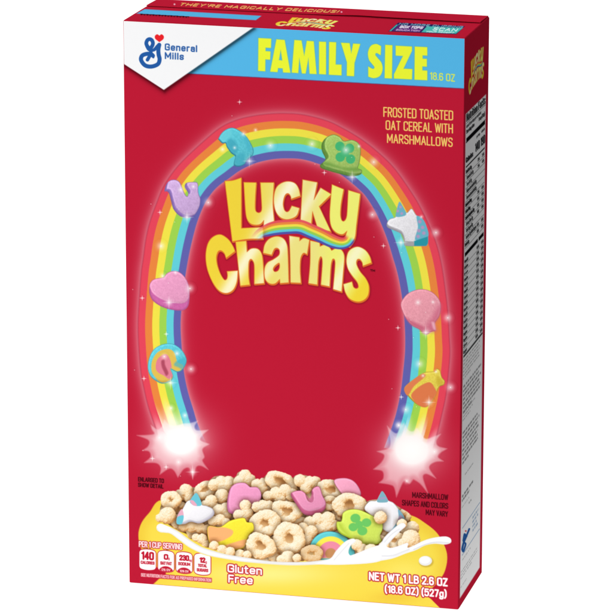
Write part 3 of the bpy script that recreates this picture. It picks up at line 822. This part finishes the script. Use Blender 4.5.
    picture(zm(150, 460, 6.12, '165,388 168,345 198,302 225,255 248,243 262,222 280,203 302,228 318,272 345,280 385,300 392,335 350,370 300,388 250,378 210,392'), (244, 242, 246), (206, 200, 212), (-1.6, -2.0), 32, star_uni, 4)
    picture(zm(220, 460, 6.12, '45,245 60,180 95,145 150,140 184,165! 230,168 252,205 244,250 205,300 130,335 65,327 45,300'), (238, 156, 196), (216, 122, 174), (1.6, -2.2), 33)
    lumps([(245.5, 505.5, 5.2), (238.6, 515, 5.0), (247, 513, 5.4), (243, 519, 4.6)], 19)
    lumps([(257, 507, 4.8), (263, 505, 4.8), (269, 506, 5), (263, 510, 5.6)], 20)
    ring(287, 511.5, 9.6, 4.9, .82, .35, 21, 1.02, .12)
    ring(265, 523.5, 9.8, 6.0, .9, .2, 22, 1.02)
    def shoe(L, fa): L.poly(zm(290, 470, 6.8, '110,172 130,212 152,218 160,188 150,165 138,190 128,190'), (206, 108, 148), soft=1.6, alpha=.9)
    picture(zm(290, 470, 6.8, '5,168 30,145 75,140 104,158! 122,205 148,215 157,188 145,150 165,118 200,115 220,170 243,220 235,270 190,300 130,310 85,292 40,230'), (234, 150, 186), (198, 96, 134), (.3, -4.4), 34, shoe)
    lumps([(310, 523, 6), (318, 519, 5.6), (328, 519, 6.6), (333, 525, 5), (326, 527, 6.4), (319, 529, 5)], 23)
    lumps([(303, 528, 5), (311, 532, 6), (307, 540, 5.6)], 24, .96)
    ring(289.5, 538.5, 10.0, 5.8, 1.06, .1, 25, 1.04)
    def pot(L, fa):
        L.poly([(208, 527), (215, 526.5), (227, 528), (233, 531), (231, 536), (220, 541.5), (209, 541)], (246, 178, 116), soft=1.2, alpha=fa)
        L.poly([(222, 547), (232, 543), (247, 539.5), (245, 548), (236, 550), (225, 550)], (246, 178, 116), soft=1.2, alpha=fa)
    picture([(207.5, 533), (209, 526), (220, 527), (229.5, 521), (238, 518.5), (244.5, 518), (247, 522), (252.7, 523), (253.8, 530), (249.4, 535), (246.5, 541), (243, 548.5), (230, 550.8), (218, 549.5), (210, 544)], (246, 229, 62), (226, 196, 44), (.2, -1.4), 35, pot)
    ring(260.8, 546, 9.6, 5.2, .9, .4, 26, 1.02, .07)
    def bow(L, fa):
        x, y = L.X - 330.8, (L.Y - 553.6); r = np.hypot(x, y * 1.02); m = np.clip(.5 + (558 - L.Y) / 2, 0, 1)
        for rad, c in ((17.6, (246, 232, 84)), (12.6, (236, 140, 164)), (5.6, (196, 140, 92))):
            L.over(np.clip(.5 - (r - rad) / .9, 0, 1) * m, np.array(c))
    picture([(308.6, 551), (312, 541), (319, 534), (329, 531.3), (340, 533.5), (349, 540), (354.5, 551), (353.5, 557), (346, 559), (330, 560), (312, 559)], (96, 200, 206), (66, 164, 180), (0, -.6), 36, bow, 4)
    def uni2(L, fa):
        L.poly(zm(360, 480, 6.12, '135,68 152,88 172,130 140,138 104,132 120,95'), (124, 176, 190)); L.poly(zm(360, 480, 6.12, '120,108 152,104 160,114 114,120'), (170, 150, 190), alpha=.7)
        L.poly(zm(360, 480, 6.12, '234,178 272,230 270,268 230,300 185,322 210,282 236,236'), (120, 168, 190)); L.poly(zm(360, 480, 6.12, '245,215 262,235 235,270 225,262'), (176, 146, 180), alpha=.8)
    picture(zm(360, 480, 6.12, '30,162 60,130 100,126 118,95 135,70 154,90 172,124 205,140 238,180 272,230 268,268 230,300 182,320 140,300 100,250 62,212 32,186'), (243, 241, 245), (212, 208, 216), (-1.2, -1.6), 38, uni2, 4)
    def hat(L, fa):
        for q, r in (('445,328', 5), ('520,358', 4.8), ('430,388', 4.6), ('492,414', 5)): blob(L, *zm(290, 470, 6.8, q)[0][:2], r, (110, 198, 100), fa, 1, .9)
        blob(L, *zm(290, 470, 6.8, '470,372')[0][:2], 4, (110, 198, 100), fa)
        L.poly(zm(290, 470, 6.8, '322,352 350,360 375,400 450,470 545,512 590,520 585,535 530,530 420,480 340,405'), (184, 206, 66), soft=4, alpha=.8 * fa)
    picture([(343, 513), (350, 509.5), (360, 510), (373, 516), (381.5, 521), (382.5, 529), (380, 536), (381.5, 542), (370, 546), (362, 545), (350, 538.5), (341, 534), (337, 528.5), (337, 522), (341.5, 521)], (212, 232, 98), (186, 208, 60), (.6, -1.6), 37, hat)
    lumps([(380.5, 517.5, 5.8)], 40); lumps([(412, 528.5, 6.6), (406, 531, 5)], 41); lumps([(402, 524, 4.6)], 45)
    ring(394, 540.5, 7.0, 4.2, .72, -.2, 42); lumps([(411, 539, 8.4), (404, 544, 5.6)], 43)
    lumps([(357, 545, 5.2), (362.5, 549, 5), (367, 553, 4.6)], 44)
    lumps([(371, 550, 5.6), (378, 551, 5), (384, 547, 5)], 46)
    ring(312, 553.5, 7.0, 4.6, .74, .2, 47, .92, 0, .3); lumps([(288, 558, 6.6), (281, 559.5, 4)], 48, 1.02); lumps([(297, 558, 4)], 49)
    lumps([(240, 554, 4.2), (247, 555, 4)], 50); lumps([(214, 546, 4.6), (222, 550, 4.6), (230, 552, 4.6)], 51)
    # trim to the bowl's mouth at the front
    mouth = curve([(150, 455, 1), (432, 455, 1), (432, 548, 1), (400, 552.5), (365, 560), (330, 562), (290, 563), (246, 559), (205, 547), (175, 533), (158, 527), (152, 520, 1)], 6)
    L.A *= np.clip(.5 - poly_sd(X, Y, mouth, 8) / .9, 0, 1)
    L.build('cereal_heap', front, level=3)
heap()

# ---- milk: thin rim at the left, splash and drop at the right
def milk():
    L = Layer(153, 518, 455, 572, .4)
    rim = [(157, 525.5), (160.5, 523.6), (165, 525), (172, 528), (180, 532.5), (190, 540), (202, 547), (216, 551.5), (228, 554.5), (246, 557.5), (268, 561), (290, 562), (310, 561.5), (330, 559), (345, 557), (345, 563), (330, 563.8), (290, 565.2), (246, 562),
           (228, 559.2), (207, 555), (191, 548.3), (179.4, 540), (171, 533.8), (165, 532.6), (160, 532), (156.8, 529.5)]
    d = L.poly(rim, (240, 240, 242))
    L.over(np.clip(.5 - (poly_sd(L.X, L.Y - 1.6, curve(rim)) + 1.6) / 2, 0, 1) * np.clip(.5 - d, 0, 1) * .8, (255, 255, 255))
    L.over(np.exp(-((d + .5) / .7) ** 2) * .35 * (L.Y > 528) * np.clip(.5 - d / .8, 0, 1), (196, 190, 178))
    z = lambda s: zm(360, 480, 6.12, s)
    sp = z('-140,500 -110,470 -60,462 0,440 60,415 120,395 150,350 190,310 240,270 268,264 279,283 250,310 215,345 178,385 162,403 185,415 230,405 285,385 296,391 292,414 330,400 380,375 440,355 520,345 554,358 556,383 520,395 460,390 400,400 340,430 280,450 200,480 120,495 0,510 -80,512')
    d = L.poly(sp, (238, 238, 241))
    ins = np.clip(.5 - d / .8, 0, 1)
    L.over(ins * .9 * smooth(-.4, -2.2, poly_sd(L.X - .5, L.Y + .7, curve(sp))), (253, 253, 254))
    L.over(ins * .55 * np.exp(-(segs_d(L.X, L.Y, curve(z('130,465 200,462 260,440 300,425'), 6, False)) / .9) ** 2), (206, 206, 212))
    L.over(ins * .55 * np.exp(-(segs_d(L.X, L.Y, curve(z('330,425 400,396 470,380 540,385'), 6, False)) / .7) ** 2), (206, 206, 210))
    L.over(ins * .5 * np.exp(-(segs_d(L.X, L.Y, curve(z('150,380 190,335 240,300'), 6, False)) / .8) ** 2), (208, 208, 214))
    st = zm(290, 440, 3.4, '84,420 135,404 158,375 188,345 214,335 223,344 206,360 199,384 215,397 250,394 300,372 305,412 180,424')
    d = L.poly(st, (239, 239, 242)); ins = np.clip(.5 - d / .8, 0, 1)
    L.over(ins * .9 * smooth(-.4, -2.0, poly_sd(L.X - .5, L.Y + .7, curve(st))), (254, 254, 254))
    L.over(ins * .5 * np.exp(-(segs_d(L.X, L.Y, curve(zm(290, 440, 3.4, '150,408 176,378 200,352'), 6, False)) / .8) ** 2), (206, 206, 212))
    # drop
    r = np.hypot((L.X - 425.4) / 6.6, (L.Y - 560.8) / 4.9)
    L.over(.35 * np.exp(-(np.clip(np.hypot((L.X - 426.2) / 6.6, (L.Y - 561.8) / 4.9) - 1, 0, 9) * 7) ** 2), (150, 110, 40))
    L.over(np.clip(.5 - (r - 1) * 7, 0, 1), (232, 232, 232)); L.over(np.clip(.5 - (np.hypot((L.X - 424.8) / 5, (L.Y - 560) / 3.4) - 1) * 3, 0, 1), (254, 254, 254))
    L.build('milk_splash', front, level=4)
milk()

# ---- serving facts, gluten note, net weight
INKRED = (188, 26, 50)
text_layer('serving_heading', front, [('PER 1 CUP SERVING', (138.8, 546.9), (182.2, 549.8), 6.0, (252, 238, 236), .5, INKRED, .7)], level=3)
def badge(x0, x1, y0, y1, lines, foot=None):
    L = Layer(x0 - 2, y0 - 3, x1 + 2, y1 + 4, .3)
    X, Y = L.X, L.Y; cx = (x0 + x1) / 2; hw = (x1 - x0) / 2; sl = .075
    u = (X - cx) / hw; yy = Y - (X - cx) * sl
    bul = 1.6 * (1 - u * u)
    dt = (y0 + 1.6 - bul) - yy; db = yy - (y1 - 1.6 + bul)
    dx = np.abs(X - cx) - hw
    d = np.maximum(np.maximum(dt, db), dx)
    corner = np.hypot(np.clip(dx + 2.2, 0, None), np.clip(np.maximum(dt, db) + 2.2, 0, None)) - 2.2
    d = np.maximum(d, corner)
    L.over(np.clip(.5 - (d - .75) / .7, 0, 1), INKRED); L.over(np.clip(.5 - d / .7, 0, 1), (252, 250, 250))
    if foot:
        dd = np.hypot((X - cx) / (hw * .95), (yy - (y1 + 1.0)) / 6.6) - 1
        L.over(np.clip(.5 - dd * 6, 0, 1) * np.clip(.5 - d / .7, 0, 1), INKRED)
        put_text(L, foot, (cx - 4.4, y1 - .9 - .3), (cx + 4.4, y1 - .9 + .36), 2.3, (250, 224, 226), .26, soft=.6)
    for txt, w, dy, h, t in lines:
        put_text(L, txt, (cx - w, y0 + dy - w * sl), (cx + w, y0 + dy + w * sl), h, INKRED, t, soft=.6)
    L.build('nutrition_badge', front, level=3)
badge(139.5, 155.8, 549.4, 570, [('140', 6.4, 10.6, 8.4, .95), ('CALORIES', 7.0, 14.9, 3.2, .42)])
badge(158.1, 174, 550.8, 571.8, [('0', 2.3, 9.0, 5.8, .8), ('g', 3.4 - 2.2, 9.2, 2.0, .25) if False else ('SAT FAT', 5.8, 14.2, 3.4, .45)], '0% DV')
badge(176.2, 192.2, 552.2, 573.2, [('230', 5.0, 8.6, 5.8, .75), ('SODIUM', 6.1, 13.4, 3.3, .43)], '10% DV')
badge(194.4, 210.6, 553.6, 574.8, [('12', 3.0, 9.3, 5.6, .78), ('TOTAL', 4.6, 13.6, 3.2, .43), ('SUGARS', 5.8, 18.2, 3.3, .43)])
text_layer('serving_note', front, [('g', (168.4, 559.6), (169.7, 559.7), 2.6, INKRED), ('mg', (189.2, 561.4), (191.6, 561.6), 2.4, INKRED), ('g', (205.6, 563.2), (206.9, 563.3), 2.6, INKRED)], hw=.22, level=5)
text_layer('serving_note', front, [('SEE NUTRITION FACTS FOR AS PREPARED INFORMATION', (141, 576.4), (211.2, 581.9), 3.3, (248, 218, 220), .3, INKRED, .75)], level=3)
text_layer('gluten_note', front, [('Gluten', (227.4, 572.2), (262, 575.2), 8.3, (253, 244, 244), .8, INKRED, 1.0), ('Free', (228.2, 582.6), (252.8, 584.6), 8.3, (253, 244, 244), .8, INKRED, 1.0)], level=3, gap=2.2)
text_layer('net_weight', front, [('NET WT 1 LB 2.6 OZ', (368.8, 580.2), (447.8, 586.7), 8.6, (255, 246, 246), .88, INKRED, 1.0), ('(18.6 OZ) (527g)', (384.6, 592.8), (446.8, 598.0), 8.0, (255, 246, 246), .84, INKRED, 1.0)], level=3, gap=2.5)

# ---- sparkles scattered over the arch
nsp = 0
for grp in SPARK.split('\n'):
    S = [(float(q.split(',')[0]), float(q.split(',')[1]), q.split(',')[2]) for q in grp.split()]
    for x, y, k in S:
        e = {'d': 2, 'm': 4, 'g': 6, 'G': 8.5, 's': 4, 'B': 9, 'X': 20}[k]
        L = Layer(x - e, y - e, x + e, y + e, .33); sparkle(L, x, y, k); L.build('sparkle', front, level=6 + .25 * (nsp % 9)); nsp += 1

# ------------------------------------------------------------------ right side panel
def affine(src, dst):
    """coordinates in the layer -> coordinates of the traced title (three point pairs)"""
    A = np.array([[*d, 1] for d in dst], float); B = np.array(src, float)
    M = np.linalg.solve(A, B)
    return lambda X, Y: (X * M[0, 0] + Y * M[1, 0] + M[2, 0], X * M[0, 1] + Y * M[1, 1] + M[2, 1])

def paint_plain(L): pass
side = face_grid('side_panel', 'side', 60, 260, paint_plain)
def side_pt(f, h):            # fraction of depth, height as read on the front fold
    z_ = H * (1 - (h - 37.6) / 572.7)
    return project([(W, D * f, z_)])[0]
def side_poly(f0, f1, h0, h1): return np.array([side_pt(f0, h0), side_pt(f1, h0), side_pt(f1, h1), side_pt(f0, h1)])

def facts():
    L = Layer(456, 84, 492, 604, .36)
    X, Y = L.X, L.Y
    f0, f1 = .055, .895
    d = poly_sd(X, Y, side_poly(f0, f1, 112.5, 600.5), 6)
    pan = np.clip(.5 - d / .7, 0, 1)
    L.over(pan, (246, 246, 246))
    # every layer vertex in face coordinates
    P = to_plane(X, Y, 'side'); f = P[..., 1] / D; hh = 37.6 + (1 - P[..., 2] / H) * 572.7
    BK = (18, 18, 20)
    inb = (f > f0 + .02) & (f < f1 - .02)
    def bar(h, t, a=1, g0=f0 + .03, g1=f1 - .02, col=BK):
        L.over(a * np.clip(.5 + (t / 2 - np.abs(hh - h)) / .7, 0, 1) * inb * (f > g0) * (f < g1), col)
    def word(txt, fa, fb, h, cap, hw, col=BK):
        p0, p1 = side_pt(fa, h), side_pt(fb, h)
        put_text(L, txt, p0, p1, (0, -cap), col, hw, soft=.6, alpha=.9)
    word('Nutrition Facts', .09, .87, 121.2, 8.0, .42)
    bar(122.6, .5, .8)
    word('about 12 servings per container', .09, .7, 127.2, 3.0, .2); word('Serving size', .09, .42, 132.8, 3.6, .33); word('1 cup (36g)', .6, .86, 132.6, 3.6, .3)
    bar(139.5, 4.6, 1)
    word('per 1 cup', .52, .66, 147.2, 2.4, .2); word('with milk', .72, .86, 147.2, 2.4, .2)
    word('Calories', .09, .38, 161.5, 5.2, .45); word('140', .47, .66, 160.5, 8.6, .45); word('190', .70, .88, 160.5, 8.6, .45)
    bar(165.5, 1.5, 1)
    rows = ['Total Fat 1.5g', 'Saturated Fat 0g', 'Trans Fat 0g', 'Polyunsaturated Fat 0.5g', 'Monounsaturated Fat 0.5g', 'Cholesterol 0mg', 'Sodium 230mg', 'Total Carbohydrate 30g', 'Dietary Fiber 2g',
            'Total Sugars 12g', 'Incl. 12g Added Sugars', 'Protein 3g']
    rows[10] = 'Includes 12g Added Sugars'
    for i, r in enumerate(rows):
        h = 172.2 + i * 6.55
        strong = i in (0, 5, 6, 7, 11)
        r = r.replace('y', 'y')
        try: word(r, .09 + (0 if strong else .04), .09 + (0 if strong else .04) + .017 * len(r), h, 3.4, .34 if strong else .24)
        except KeyError: pass
        if i not in (2, 3, 4, 9): word('%d%%' % (2 + i), .58, .66, h, 3.0, .24); word('%d%%' % (3 + i), .76, .85, h, 3.0, .24)
        bar(h + 1.7, .5, .75)
    bar(252.3, 4.0, 1, g1=.62); bar(252.3, 4.0, 1, g0=.66)
    for i in range(16):
        h = 260.6 + i * 6.05
        word(['Vitamin D', 'Calcium', 'Iron', 'Potassium', 'Vitamin A', 'Vitamin C', 'Thiamin', 'Riboflavin', 'Niacin', 'Vitamin B6', 'Folate', 'Vitamin B12', 'Phosphorus', 'Magnesium', 'Zinc', 'Copper'][i], .08, .08 + .018 * 8, h, 3.0, .26)
        word('%d%%' % (10 + (i * 7) % 11), .58, .68, h, 2.9, .24); word('%d%%' % (15 + (i * 7) % 11), .77, .87, h, 2.9, .24)
        bar(h + 1.6, .45, .7)
    bar(354.3, 1.7, 1)
    # small print: grey word blocks too small to read
    rnd = random.Random(5)
    def para(h0, h1, pitch, fa, fb, thick, a, last=.6, col=BK):
        n = int((h1 - h0) / pitch)
        for i in range(n):
            h = h0 + i * pitch; x = fa; end = fb - rnd.uniform(0, .1) if i < n - 1 else fa + (fb - fa) * last
            while x < end:
                w = rnd.uniform(.035, .11)
                L.over(.78 * a * np.clip(.5 + (thick / 2 - np.abs(hh - h)) / .9, 0, 1) * (f > x) * (f < min(x + w, end)) * (.7 + .3 * np.sin(f * 260 + i)), col)
                x += w + .018
    para(358.5, 382, 3.6, .08, .84, 1.3, .6, .4); para(385, 416, 4.3, .09, .84, 2.2, .85, .5); para(412, 424, 3.4, .09, .6, 1.2, .55)
    para(432, 470, 4.4, .09, .80, 2.2, .85, .35); para(478, 485, 4, .2, .78, 1.2, .6); para(497, 507, 4.2, .09, .62, 2.4, .9); para(508, 511, 3, .09, .6, .9, .5); para(514, 517, 3, .38, .58, 1.7, .75)
    bar(530.5, .7, .9, col=(52, 104, 160), g0=.12); bar(558.5, .7, .9, col=(52, 104, 160), g0=.12)
    # small blue emblem and note
    m = side_pt
    for pts, w in ((((.17, 556), (.13, 552), (.2, 547), (.3, 545)), 1.0), (((.2, 548), (.27, 552), (.2, 556), (.17, 556)), .9), (((.17, 545), (.22, 540), (.27, 545), (.2, 547)), .9), (((.3, 545), (.42, 542)), .9)):
        stroke(L, [tuple(m(*q)) for q in pts], w, (40, 92, 160))
    x, y = m(.27, 538.6); blob(L, x, y, .8, (214, 60, 60))
    para(535.5, 557, 4.6, .55, .84, 2.4, .8, .8, (58, 100, 150))
    para(564, 568, 4, .14, .72, 1.0, .6); para(575, 586, 3.2, .08, .84, 1.0, .6); para(590.5, 592, 1.4, .08, .5, .9, .55)
    L.A *= (pan > .01)
    L.build('nutrition_label', side, 'side', 2)
facts()

L = Layer(462, 40, 488, 100, .25)
# corners of the title in the traced front artwork and where they sit on the side panel
m = affine([(200, 172), (376, 172), (200, 308)], [(468.6, 62.5), (485.2, 38.2), (467.6, 102)])
U, V = m(L.X, L.Y); title_paint(L, U, V, k=.18, shadow=False)
L.build('title_lettering', side, 'side', 2)

# ------------------------------------------------------------------ top: outer flap over an inner one, printed
top = face_grid('top_panel', 'top', 300, 90, paint_plain)
# rear flap: a thin board folded over from the back, its front edge standing slightly proud
SEAM = .66
def lift(u, v):
    edge = .0003 + .0005 * smooth(.45, .68, u) - .0003 * smooth(.72, .98, u)
    return .0001 + edge * smooth(1.0, SEAM, v)
def seam(u): return SEAM + .018 * np.exp(-((u - .64) / .05) ** 2)
def rear_flap():
    n, m, t = 120, 8, .0004
    us = np.linspace(.003, .997, n); P = []
    for u in us:
        vs = np.linspace(seam(u), .993, m)
        P.append(([(u * W, v * D, H + lift(u, v)) for v in vs], [(u * W, v * D, H + lift(u, v) + t) for v in vs]))
    bm = bmesh.new()
    lo = [[bm.verts.new(q) for q in a] for a, b in P]; hi = [[bm.verts.new(q) for q in b] for a, b in P]
    for i in range(n - 1):
        for j in range(m - 1):
            bm.faces.new((hi[i][j], hi[i + 1][j], hi[i + 1][j + 1], hi[i][j + 1])); bm.faces.new((lo[i][j], lo[i][j + 1], lo[i + 1][j + 1], lo[i + 1][j]))
        bm.faces.new((lo[i][0], lo[i + 1][0], hi[i + 1][0], hi[i][0])); bm.faces.new((lo[i][-1], hi[i][-1], hi[i + 1][-1], lo[i + 1][-1]))
    for i in (0, n - 1):
        for j in range(m - 1): bm.faces.new((lo[i][j], hi[i][j], hi[i][j + 1], lo[i][j + 1]))
    bmesh.ops.recalc_face_normals(bm, faces=bm.faces)
    me = bpy.data.meshes.new('rear_flap'); bm.to_mesh(me); bm.free(); me.materials.append(red_board)
    o = bpy.data.objects.new('rear_flap', me); COL.objects.link(o); o.parent = box; return o
flap = rear_flap()
def flap_layer(L, name):
    o = L.build(name, top, 'top', 2); return o
def top_pt(u, v): return project([(u * W, v * D, H)])[0]
def top_poly(q): return np.array([top_pt(*p) for p in q])

L = Layer(128, 4, 268, 26, .33)
d = poly_sd(L.X, L.Y, np.array([(136.2, 13.6), (144.8, 9.2), (261.5, 15.9), (255.8, 20.2)]), 5)
P = to_plane(L.X, L.Y, 'top')
L.over(np.clip(.5 - d / .7, 0, 1), (88, 182, 230))
flap_layer(L, 'blue_strip')
L = Layer(138, 12, 200, 24, .33)
rnd = random.Random(3)
for x0, x1 in ((140, 189),):
    a = np.clip(.5 + (.55 - np.abs(L.Y - (14.6 + (L.X - 138) * .056))) / .7, 0, 1) * (L.X > x0) * (L.X < x1) * (.55 + .45 * np.sin(L.X * 2.1))
    L.over(a * .8, (58, 8, 26))
flap_layer(L, 'small_print')
L = Layer(262, 12, 352, 34, .3)
m = affine([(200, 172), (376, 172), (200, 308)], [(284.5, 16.4), (346.5, 19.8), (268.5, 26.6)])
U, V = m(L.X, L.Y); title_paint(L, U, V, k=.3, shadow=False)
flap_layer(L, 'title_lettering')
L = Layer(384, 20, 468, 38, .28)
NAVY = (34, 34, 92)
d = poly_sd(L.X, L.Y, np.array([(398.2, 22.7), (464.8, 26.3), (456.3, 34.3), (388.4, 31.4)]), 5); L.over(np.clip(.5 - d / .7, 0, 1), NAVY)
d = poly_sd(L.X, L.Y, np.array([(427, 26.2), (463, 28.0), (456, 33.7), (421.3, 32.2)]), 5); L.over(np.clip(.5 - d / .7, 0, 1), (78, 188, 182))
d = poly_sd(L.X, L.Y, np.array([(396.5, 24.6), (398.3, 24.7), (391, 31.2), (389.4, 31.1)]), 5); L.over(np.clip(.5 - d / .7, 0, 1), (78, 188, 182))
d = poly_sd(L.X, L.Y, np.array([(398.8, 25.0), (425.4, 26.3), (420.2, 32.0), (392.3, 30.9)]), 5); L.over(np.clip(.5 - d / .7, 0, 1), (92, 44, 118))
put_text(L, 'NO MORE CLIPPING', (398.5, 24.9), (462, 28.1), (1.6, -1.9), (150, 214, 222), .24, soft=.6)
put_text(L, 'BOX TOPS', (399, 28.0), (422, 29.1), (2.2, -2.5), (240, 236, 246), .42, soft=.6)
put_text(L, 'EDUCATION', (395.6, 30.6), (419, 31.7), (1.4, -1.6), (222, 190, 226), .26, soft=.6)
put_text(L, 'SCAN', (432, 30.4), (456, 31.6), (2.6, -3.0), (226, 250, 248), .42, soft=.6)
put_text(L, 'YOUR RECEIPT', (425.5, 32.2), (453.5, 33.4), (1.2, -1.3), (226, 250, 248), .24, soft=.6)
flap_layer(L, 'coupon_badge')
# slogan on the rear strip of the top
L = Layer(172, 0, 352, 18, .28)
GOLD = (244, 206, 110)
put_text(L, "THEY'RE MAGICALLY DELICIOUS!", (178.5, 7.0), (337, 14.6), (3.2, -3.0), GOLD, .38, soft=.6, gap=2.6)
blob(L, 174.5, 5.6, .9, (240, 190, 205)); blob(L, 341.5, 13.6, .9, (240, 190, 205))
o = L.build('slogan_lettering', flap, 'top', 0)
co = np.zeros(len(o.data.vertices) * 3, np.float32); o.data.vertices.foreach_get('co', co); co = co.reshape(-1, 3)
co[:, 2] = H + lift(co[:, 0] / W, co[:, 1] / D) + .0004 + LEVEL * 2
o.data.vertices.foreach_set('co', co.ravel()); o.data.update()

# ------------------------------------------------------------------ surface and background: one bright white sweep
def sweep():
    n = 40; prof = [(-0.75, 0)]
    yb, r = .34, .22
    prof += [(yb - r, 0)] + [(yb - r + r * math.sin(a), r - r * math.cos(a)) for a in np.linspace(0, math.pi / 2, 24)[1:]] + [(yb, 1.1)]
    bm = bmesh.new(); rows = []
    for x in (-.6, .0, .2, .315):
        rows.append([bm.verts.new((x, y, z - .0004)) for y, z in prof])
    for a, b in zip(rows[:-1], rows[1:]):
        for i in range(len(prof) - 1): bm.faces.new((a[i], b[i], b[i + 1], a[i + 1]))
    me = bpy.data.meshes.new('ground'); bm.to_mesh(me); bm.free()
    for p in me.polygons: p.use_smooth = True
    o = bpy.data.objects.new('ground', me); COL.objects.link(o)
    m = bpy.data.materials.new('self-glowing white sheet'); m.use_nodes = True
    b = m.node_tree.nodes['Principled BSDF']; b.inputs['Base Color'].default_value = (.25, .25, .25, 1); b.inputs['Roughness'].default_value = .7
    b.inputs['Emission Color'].default_value = (1, 1, 1, 1); b.inputs['Emission Strength'].default_value = .96  # glow added to the sheet so it stays pure white without shadows
    nz = m.node_tree.nodes.new('ShaderNodeTexNoise'); nz.inputs['Scale'].default_value = 60
    mr = m.node_tree.nodes.new('ShaderNodeMapRange'); mr.inputs['To Min'].default_value = .68; mr.inputs['To Max'].default_value = .72
    m.node_tree.links.new(nz.outputs['Fac'], mr.inputs['Value']); m.node_tree.links.new(mr.outputs['Result'], b.inputs['Roughness'])
    me.materials.append(m); tag(o, kind='structure')
sweep()

# ------------------------------------------------------------------ light
w = bpy.data.worlds.new('World'); sc.world = w; w.use_nodes = True
w.node_tree.nodes['Background'].inputs['Color'].default_value = (1, 1, 1, 1); w.node_tree.nodes['Background'].inputs['Strength'].default_value = .12
def area(name, loc, target, size, power):
    l = bpy.data.lights.new(name, 'AREA'); l.shape = 'DISK'; l.size = size; l.energy = power
    o = bpy.data.objects.new(name, l); COL.objects.link(o); o.location = loc
    from mathutils import Vector
    o.rotation_euler = (Vector(target) - Vector(loc)).to_track_quat('-Z', 'Y').to_euler()
area('softbox_key', (-.7, -2.2, 1.25), (.095, 0, .2), .9, 51)
area('added_side_fill', (1.15, -.05, .95), (W, .03, .31), .35, 2.6)  # added fill lamp, lifts the upper part of the side panel
area('softbox_overhead', (-.1, -.1, 1.6), (.095, .03, .3), .7, 5)

# ------------------------------------------------------------------ camera
cd = bpy.data.cameras.new('camera'); co = bpy.data.objects.new('camera', cd); COL.objects.link(co)
co.location = CAM * W; co.rotation_euler = ROT; cd.sensor_width = 36; cd.lens = FPX / 612 * 36
cd.shift_x = -SX / 612; cd.shift_y = SY / 612; cd.clip_start = .05; cd.clip_end = 50
sc.camera = co
sc.view_settings.view_transform = 'Standard'; sc.view_settings.look = 'None'; sc.view_settings.exposure = 0
sc.cycles.transparent_max_bounces = 16
